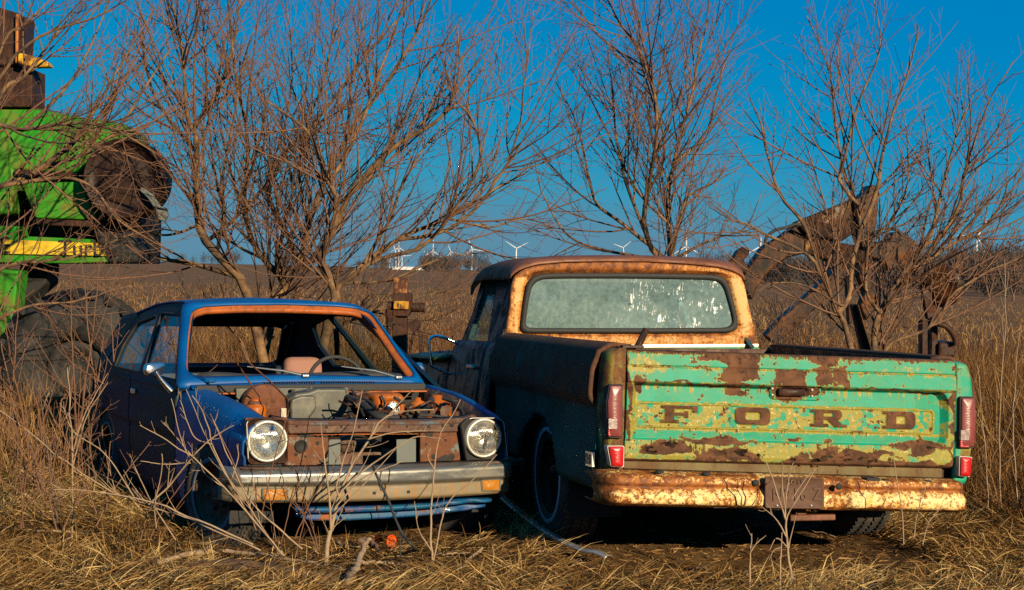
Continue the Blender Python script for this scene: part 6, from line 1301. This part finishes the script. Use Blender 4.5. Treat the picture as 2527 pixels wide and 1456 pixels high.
wpoly(v(c1b, (1082, 990), (1120, 985), (1225, 1345), (1260, 1480), (1190, 1480), (1165, 1345)), 11.6, .10, M['darkrust'], 'web', t, .006, b2)
wpoly(v(c1b, (1120, 985), (1130, 992), (1236, 1345), (1270, 1480), (1258, 1480), (1224, 1345)), 11.52, .26, M['boom'], 'flange', t, .004, b2)
pw = WF.on((2320, 820), 'y', 15.2); b3 = np.array([pw[0], 15.2, gz(pw[0], 15.2)])
t = thing('farm_implement', 'rusty implement with a disc and hooked frame in the weeds at right', 'implement', tuple(b3))
wpoly(v(c1b, (1560, 1090), (1600, 1100), (1600, 1360), (1560, 1360)), 15.2, .15, M['darkrust'], 'post', t, .01, b3)
wpoly(v(c1b, (1625, 1060), (1672, 1065), (1668, 1360), (1625, 1360)), 15.25, .15, M['darkrust'], 'post', t, .01, b3)
wpoly(v(c1b, (1672, 1245), (1790, 1240), (1795, 1350), (1672, 1350)), 15.2, .4, M['darkrust'], 'gearbox', t, .03, b3)
c = WF.on(c1b(1680, 860), 'y', 15.1) - b3; mb = MB(); mb.lathe([(0, -.02), (.06, -.03), (.16, .0), (.21, .02), (.21, .03), (0, .02)], c, (.9, 1, .3), 32); mb.build('disc', M['boom'], t)
mb = MB(); mb.tube(spline([WF.on(c1b(*p), 'y', 15.15) - b3 for p in ((1672, 1120), (1730, 1140), (1780, 1200), (1795, 1260))], 14), .03, 6); mb.build('hook', M['darkrust'], t)
wpoly(v(c1b, (1560, 880), (1610, 860), (1660, 1060), (1600, 1090)), 15.15, .1, M['darkrust'], 'disc_arm', t, .01, b3)
# square post with a clamp and pipe
pw = WF.on((1000, 880), 'y', 12.6); b4 = np.array([pw[0], 12.6, gz(pw[0], 12.6)])
t = thing('steel_post', 'rusty square steel post with a yellow clamp behind the hatchback', 'post', tuple(b4))
def sp_(pts, D, th, mat, name, bev=.008, par=None): return wpoly(v(c6, *pts), D, th, mat, name, par or t, bev, b4)
sp_(((428, 462), (552, 466), (548, 610), (424, 606)), 12.6, .16, rusty('post_orange', (.46, .20, .06), (.35, .14, .04), .5, 6, .04, .2, rust=((.06, .025, .018), (.10, .04, .02))), 'post_head')
sp_(((418, 604), (584, 604), (580, 770), (560, 820), (418, 815)), 12.56, .24, M['darkrust'], 'clamp')
sp_(((424, 676), (566, 680), (560, 755), (424, 752)), 12.53, .28, rusty('clamp_yellow', (.62, .36, .02), (.5, .22, .02), .42, 14, .05), 'yellow_band')
sp_(((416, 815), (548, 820), (540, 1700), (404, 1700)), 12.6, .16, M['darkrust'], 'post_shaft')
a_, b_ = [WF.on(c6(*p), 'y', 12.66) - b4 for p in ((560, 734), (708, 736))]; mb = MB(); mb.tube([a_, b_], .038, 16); mb.build('pipe_stub', M['darkrust'], t)
a_, b_ = [WF.on(c6(*p), 'y', 12.6) - b4 for p in ((372, 720), (430, 720))]; mb = MB(); mb.tube([a_, b_], .036, 12); mb.box(a_ * .4 + b_ * .6 + np.array([0, 0, -.09]), (.08, .06, .1)); mb.build('pin', M['darkrust'], t)
mb = MB()
for k in range(9):
    q = WF.on(c6(372 + k * 1.5, 760 + k * 24), 'y', 12.58) - b4; mb.tube([q + [.018 * math.cos(a) * (k % 2), .018 * math.cos(a) * (1 - k % 2), .030 * math.sin(a)] for a in np.linspace(0, 2 * math.pi, 11)], .006, 5, False)
mb.build('chain', M['darkrust'], t)
pw = WF.on((1050, 900), 'y', 13.4); b5 = np.array([pw[0], 13.4, gz(pw[0], 13.4)])
t = thing('machine_bracket', 'small dark rusty bracket with levers right of the steel post', 'bracket', tuple(b5))
for nm, pts in (('bracket_head', ((560, 870), (620, 850), (670, 865), (660, 920), (640, 950), (600, 960), (565, 920))), ('lever', ((640, 940), (665, 940), (690, 1060), (700, 1150), (655, 1150), (660, 1060))), ('lever', ((600, 960), (620, 970), (590, 1080), (570, 1180), (560, 1300), (545, 1300), (560, 1160), (575, 1060)))):
    wpoly(v(c6, *pts), 13.4, .1, M['darkrust'], nm, t, .006, b5)

# ================================================================== FAR BACKGROUND
def turbine(hub, blen, angs, yaw, label, down=None):
    D = 40. / blen * FPX; h = WF.on(hub, 'y', D); base = np.array([h[0], D, 0.]); t = thing('wind_turbine', label, 'wind turbine', tuple(base), group='wind turbines on the horizon')
    H = h[2]; mb = MB(); mb.lathe([(2.6, 0), (1.5, H - 1.5)], (0, 0, 0), (0, 0, 1), 12); mb.build('tower', M['white'], t)
    mb = MB(); mb.tube([(0, -3.0, H), (0, -1, H), (0, 6, H)], [1.5, 2.1, 1.6], 8); mb.lathe([(0, -5), (1.2, -4.4), (1.6, -3)], (0, 0, H), (0, 1, 0), 10); mb.build('nacelle', M['white'], t)
    for a in angs:
        a = math.radians(a); d = np.array([math.cos(a), 0, math.sin(a)]); q = np.array([-math.sin(a), 0, math.cos(a)]); c0 = np.array([0, -4., H]); L = []
        for s, w in ((1, 1.2), (5, 2.3), (12, 2.1), (25, 1.4), (38, .7), (40, .35)): L.append([c0 + d * s + q * w * .6 * k1 + np.array([0, .35 * k2, 0]) * w * .6 for k1, k2 in ((1, 0), (0, 1), (-1, 0), (0, -1))])
        mb = MB(); mb.loft(L, False, cap=True); mb.build('blade', M['white'], t)
    return t
TL = [((1274, 613), 33, (28, 148, 268), 'largest white wind turbine, just left of the pickup roof'),
      ((1165, 615), 30, (-8, 112, 222), 'white wind turbine right of the middle pair, blade pointing up left'), ((1068, 620), 29, (88, 208, 328), 'tall white wind turbine rising above the white farm sheds gap'),
      ((1051, 628), 17, (0, 120, 240), 'smaller wind turbine close left of the tall middle one'), ((977, 625), 24, (108, 228, 348), 'wind turbine standing over the long white shed'),
      ((984, 611), 23, (90, 210, 330), 'wind turbine with an upright blade behind the long white shed'), ((992, 632), 24, (5, 125, 245), 'low wind turbine right of the long white shed'),
      ((938, 643), 14, (20, 140, 260), 'tiny far wind turbine left of the white sheds'), ((961, 643), 14, (70, 190, 310), 'tiny far wind turbine at the left end of the long shed'), ((1112, 622), 20, (110, 230, 350), 'wind turbine between the two groups, half hidden by branches'),
      ((1537, 611), 26, (160, 40, 280), 'wind turbine behind the middle of the pickup roof'), ((1693, 608), 38, (92, -28, 212), 'wind turbine right of the tree behind the cab, one blade straight up'),
      ((1876, 608), 40, (90, 210, 330), 'wind turbine at the left end of the excavator arm'), ((2410, 584), 50, (62, 178, -64), 'big white wind turbine near the right edge'),
      ((2292, 648), 12, (80, 200, 320), 'tiny far wind turbine right of the excavator bucket'), ((1923, 662), 10, (60, 180, 300), 'tiny far wind turbine under the excavator arm'), ((452, 652), 9, (60, 180, 300), 'tiny far wind turbine right of the combine')]
for h, L, a, lab in TL: turbine(h, L, a, 0, lab)
def shed(px0, px1, ytop, D, label):
    a = WF.on((px0, 660), 'y', D); b = WF.on((px1, 660), 'y', D); z = WF.on(((px0 + px1) / 2, ytop), 'y', D)[2]; w = b[0] - a[0]; t = thing('farm_shed', label, 'shed', ((a[0] + b[0]) / 2, D, 0), group='white sheds on the horizon')
    mb = MB(); mb.box((0, 6, z * .4), (w, 12, z * .8)); mb.build('wall', M['white'], t); mb = MB(); mb.prism([(-w / 2 - .2, -.3, z * .8), (w / 2 + .2, -.3, z * .8), (w / 2 + .2, 6, z), (-w / 2 - .2, 6, z)], (0, 0, .2)); mb.prism([(-w / 2 - .2, 6, z), (w / 2 + .2, 6, z), (w / 2 + .2, 12.3, z * .8), (-w / 2 - .2, 12.3, z * .8)], (0, 0, .2)); mb.build('roof', M['white'], t)
shed(968, 1022, 657.5, 1500, 'long low white farm shed on the horizon'); shed(1026, 1045, 659, 1500, 'short white farm shed right of the long one')
# woods on the horizon
V, Q = [], []; nb = 0
def wood(x0, x1, ytop, D, n, dens, dark=1):
    global nb
    for i in range(n):
        px = random.uniform(x0, x1); Dd = D * random.uniform(.85, 1.2); b = WF.on((px, 660), 'y', Dd); hz = 650 + .024 * (px - 400); H = max(1.5, (hz - ytop * random.uniform(.97, 1.0) + random.uniform(-6, 8)) / FPX * Dd + 1.5)
        c = RNG.normal(0, 1, (dens, 3)) * np.array([H * .22, H * .22, H * .24]) + np.array([b[0], Dd, H * .58]); c[:, 2] = np.clip(c[:, 2], 0, H * 1.25)
        s = H * RNG.uniform(.02, .07, (dens, 1)); d1_ = RNG.normal(0, 1, (dens, 3)); d1_ /= np.linalg.norm(d1_, axis=1)[:, None]; d2_ = np.cross(d1_, RNG.normal(0, 1, (dens, 3))); d2_ /= np.linalg.norm(d2_, axis=1)[:, None]
        d1_[:, 2] = np.abs(d1_[:, 2]) + .5
        V.append(np.stack([c - d1_ * s * 1.6 - d2_ * s * .3, c - d1_ * s * 1.6 + d2_ * s * .3, c + d1_ * s * 1.6 + d2_ * s * .12, c + d1_ * s * 1.6 - d2_ * s * .12], 1).reshape(-1, 3)); Q.append(nb + np.arange(dens * 4).reshape(-1, 4)); nb += dens * 4
        V.append(np.array([(b[0] - H * .02, Dd, 0), (b[0] + H * .02, Dd, 0), (b[0] + H * .01, Dd, H * .7), (b[0] - H * .01, Dd, H * .7)])); Q.append(np.array([[nb, nb + 1, nb + 2, nb + 3]])); nb += 4
wood(1040, 1185, 650, 900, 26, 260); wood(690, 770, 636, 900, 12, 220); wood(880, 975, 650, 1200, 12, 160); wood(1185, 1260, 655, 1200, 8, 120)
wood(1880, 2540, 650, 420, 90, 300); wood(2230, 2540, 640, 330, 34, 340); wood(1700, 1860, 655, 800, 22, 200); wood(300, 620, 640, 1500, 16, 140); wood(2440, 2600, 655, 200, 14, 500)
tag(npmesh('distant_wood', np.concatenate(V), np.concatenate(Q), plain('far_wood', (.060, .045, .038), .95, var=.4, sc=.3), smooth=False), 'dark far-off bare woods along the horizon', 'woods', kind='stuff')
# thin bare trees a little nearer at right
for i, (px, top) in enumerate(((2230, 615), (2290, 600), (2350, 625), (2440, 610), (2500, 600))):
    lab = ['slim bare tree in the far row, leftmost beyond the excavator', 'slim bare tree in the far row left of the big turbine', 'slim bare tree in the far row behind the big turbine tower', 'slim bare tree in the far row right of the big turbine', 'slim bare tree in the far row at the right edge'][i]
    gyy = gy(px, 140)[1]
    woody('bare_tree', lab, 'tree', [([(px, gyy + 4), (px + 2, (gyy + top) / 2), (px + 4, top)], .16), ([(px, gyy - 12), (px - 14, (gyy + top) / 2), (px - 18, top + 14)], .10), ([(px, gyy - 16), (px + 14, (gyy + top) / 2), (px + 22, top + 10)], .10)], 140., 'slim bare trees beyond the field', k=(4, 2.2, 0), levels=2, rmax=(.07, .035, .02), rtip=.022, bark='twig_dark', twig='twig_dark')

# ================================================================== THINGS ON THE GROUND
def onz(p, z=None):
    q = WF.on(p, 'z', G0)
    for _ in range(3): q = WF.on(p, 'z', gz(q[0], q[1]))
    return q
a, b = onz(d5(1150, 1175)), onz(d5(1200, 1215)); ax_ = np.array([.75, -.55, .08]); ax_ /= np.linalg.norm(ax_)
o = thing('orange_cap', 'small orange plastic canister lying in the grass before the hatchback', 'canister', tuple(a + [0, 0, .035])); mb = MB(); mb.lathe([(0, -.055), (.030, -.053), (.033, -.048), (.033, .035), (.036, .036), (.036, .050), (.030, .052), (.028, .046), (0, .046)], (0, 0, 0), ax_, 24)
mb.build('canister_body', plain('orange_plastic', (.80, .10, .008), .4, var=.12, sc=30), o)
pts = [onz(c4b(*p)) + [0, 0, h + .03] for p, h in (((345, 832), .06), ((500, 940), .03), ((700, 1080), .02), ((860, 1175), .02), ((1000, 1240), .025), ((1100, 1262), .03), ((1190, 1290), .02))]
P = spline(pts, 30); o = thing('metal_strip', 'long chrome trim strip lying on the soil between the two vehicles', 'metal strip', tuple(P[0])); rows = []
for i, p in enumerate(P):
    T = P[min(i + 1, 29)] - P[max(i - 1, 0)]; T /= np.linalg.norm(T); s_ = np.cross(T, [0, 0, 1]); rows.append([p - P[0] + s_ * w * .028 + np.array([0, 0, h]) for w, h in ((-1, 0), (-.7, .012), (0, .016), (.7, .012), (1, 0))])
mb = MB(); mb.grid(rows); mb.build('strip', plain('strip_metal', (.50, .50, .48), .35, .8, .2, 20, dirt=(.18, .12, .07), dirtamt=.35), o, solid=.002)
cb = [(d5(1072, 622), 7.98), (d5(1088, 668), 7.85), (d5(1122, 740), 7.83), (d5(1178, 860), 7.80), (d5(1215, 960), 7.76), (d5(1245, 1030), 7.72), (d5(1275, 1090), 7.7), (d5(1340, 1165), 7.68)]
P = spline([WF.on(p, 'y', D) for p, D in cb] + [onz(d5(1372, 1200)) + [0, 0, .01]], 50); o = thing('black_cable', 'black cable hanging over the front bumper down to the grass', 'cable', tuple(P[-1])); mb = MB(); mb.tube(P - P[-1], .0068, 8)
mb.tube(spline([P[34] - P[-1], P[34] - P[-1] + [.0, -.01, -.10], P[34] - P[-1] + [.03, 0, -.17]], 10), .004, 6); mb.build('cable_run', M['black_rubber'], o)
def stick(name, label, pts, r, mat='deadwood', cat='stick'):
    P = spline([onz(p) + [0, 0, h] for p, h in pts], 22); P += RNG.normal(0, .004, P.shape); o = thing(name, label, cat, tuple(P[0])); mb = MB(); mb.tube(P - P[0], np.linspace(r, r * .5, 22), 7); mb.build('wood', M[mat], o); return o
stick('fallen_branch', 'thick pale forked stick standing up at the bottom centre', [(d5(890, 1470), .02), (d5(960, 1380), .06), (d5(1000, 1330), .10), (d5(1045, 1300), .14)], .020)
stick('fallen_branch', 'knotty dark stick end crossing the forked stick near the orange canister', [(d5(990, 1240), .08), (d5(1050, 1240), .09), (d5(1120, 1280), .05)], .018, 'twig_dark')
stick('fallen_branch', 'stick lying from the shrub base towards the orange canister', [(d5(790, 1180), .04), (d5(880, 1205), .04), (d5(1000, 1235), .05)], .012)
stick('fallen_branch', 'long pale branch lying across the grass at bottom left of centre', [(d3(1050, 1310), .03), (d3(1300, 1285), .05), (d3(1480, 1262), .05), (d3(1800, 1290), .05), (d3(2100, 1320), .03), (d3(2328, 1372), .03)], .014)
stick('fallen_branch', 'straight pale stick lying in the grass at the left edge', [(d3(-60, 1100), .05), (d3(200, 1118), .05), (d3(600, 1130), .04)], .010)
stick('fallen_log', 'dark rotten log half buried in grass at bottom centre left', [(d3(1250, 1330), .0), (d3(1700, 1350), .02), (d3(2100, 1390), .01), (d3(2500, 1420), .0)], .052, 'bark', 'log')
stick('fallen_branch', 'short dark log stub lying in the grass at far left', [(d3(430, 1195), .01), (d3(620, 1215), .01)], .022, 'twig_dark')
stick('fallen_branch', 'pale forked stick on the soil below the two vehicles', [(d5(1590, 1370), .02), (d5(1700, 1310), .03), (d5(1810, 1240), .05)], .012)
stick('fallen_branch', 'second pale stick near the forked one on the bare soil', [(d5(1500, 1240), .02), (d5(1650, 1235), .02), (d5(1800, 1232), .02)], .007)
stick('fallen_branch', 'grey stick lying behind the shrub base in front of the valance', [(d5(950, 1320), .03), (d5(1080, 1312), .03), (d5(1250, 1306), .02)], .012)
stick('fallen_branch', 'thin stick lying in shade under the pickup bumper', [((1770, 1330), .02), ((1900, 1310), .04), ((2060, 1330), .02)], .006)
for i, (x, y, L_) in enumerate(((1180, 1425, 60), (1400, 1412, 70), (1560, 1440, 50), (1700, 1420, 60), (1330, 1372, 40))):
    stick('twig', ['small curved twig at the bottom edge right of the tall stalk', 'small twig on the soil below the chrome strip end', 'bottom edge twig left of the snapped grey stem', 'twig right of the chrome strip at the bottom', 'short twig just above the chrome strip'][i], [((x, y), .02), ((x + L_ * .5, y - 8 + random.uniform(-6, 6)), .03), ((x + L_, y + random.uniform(-12, 12)), .02)], .005, 'twig_dark' if i % 2 else 'deadwood', 'twig')
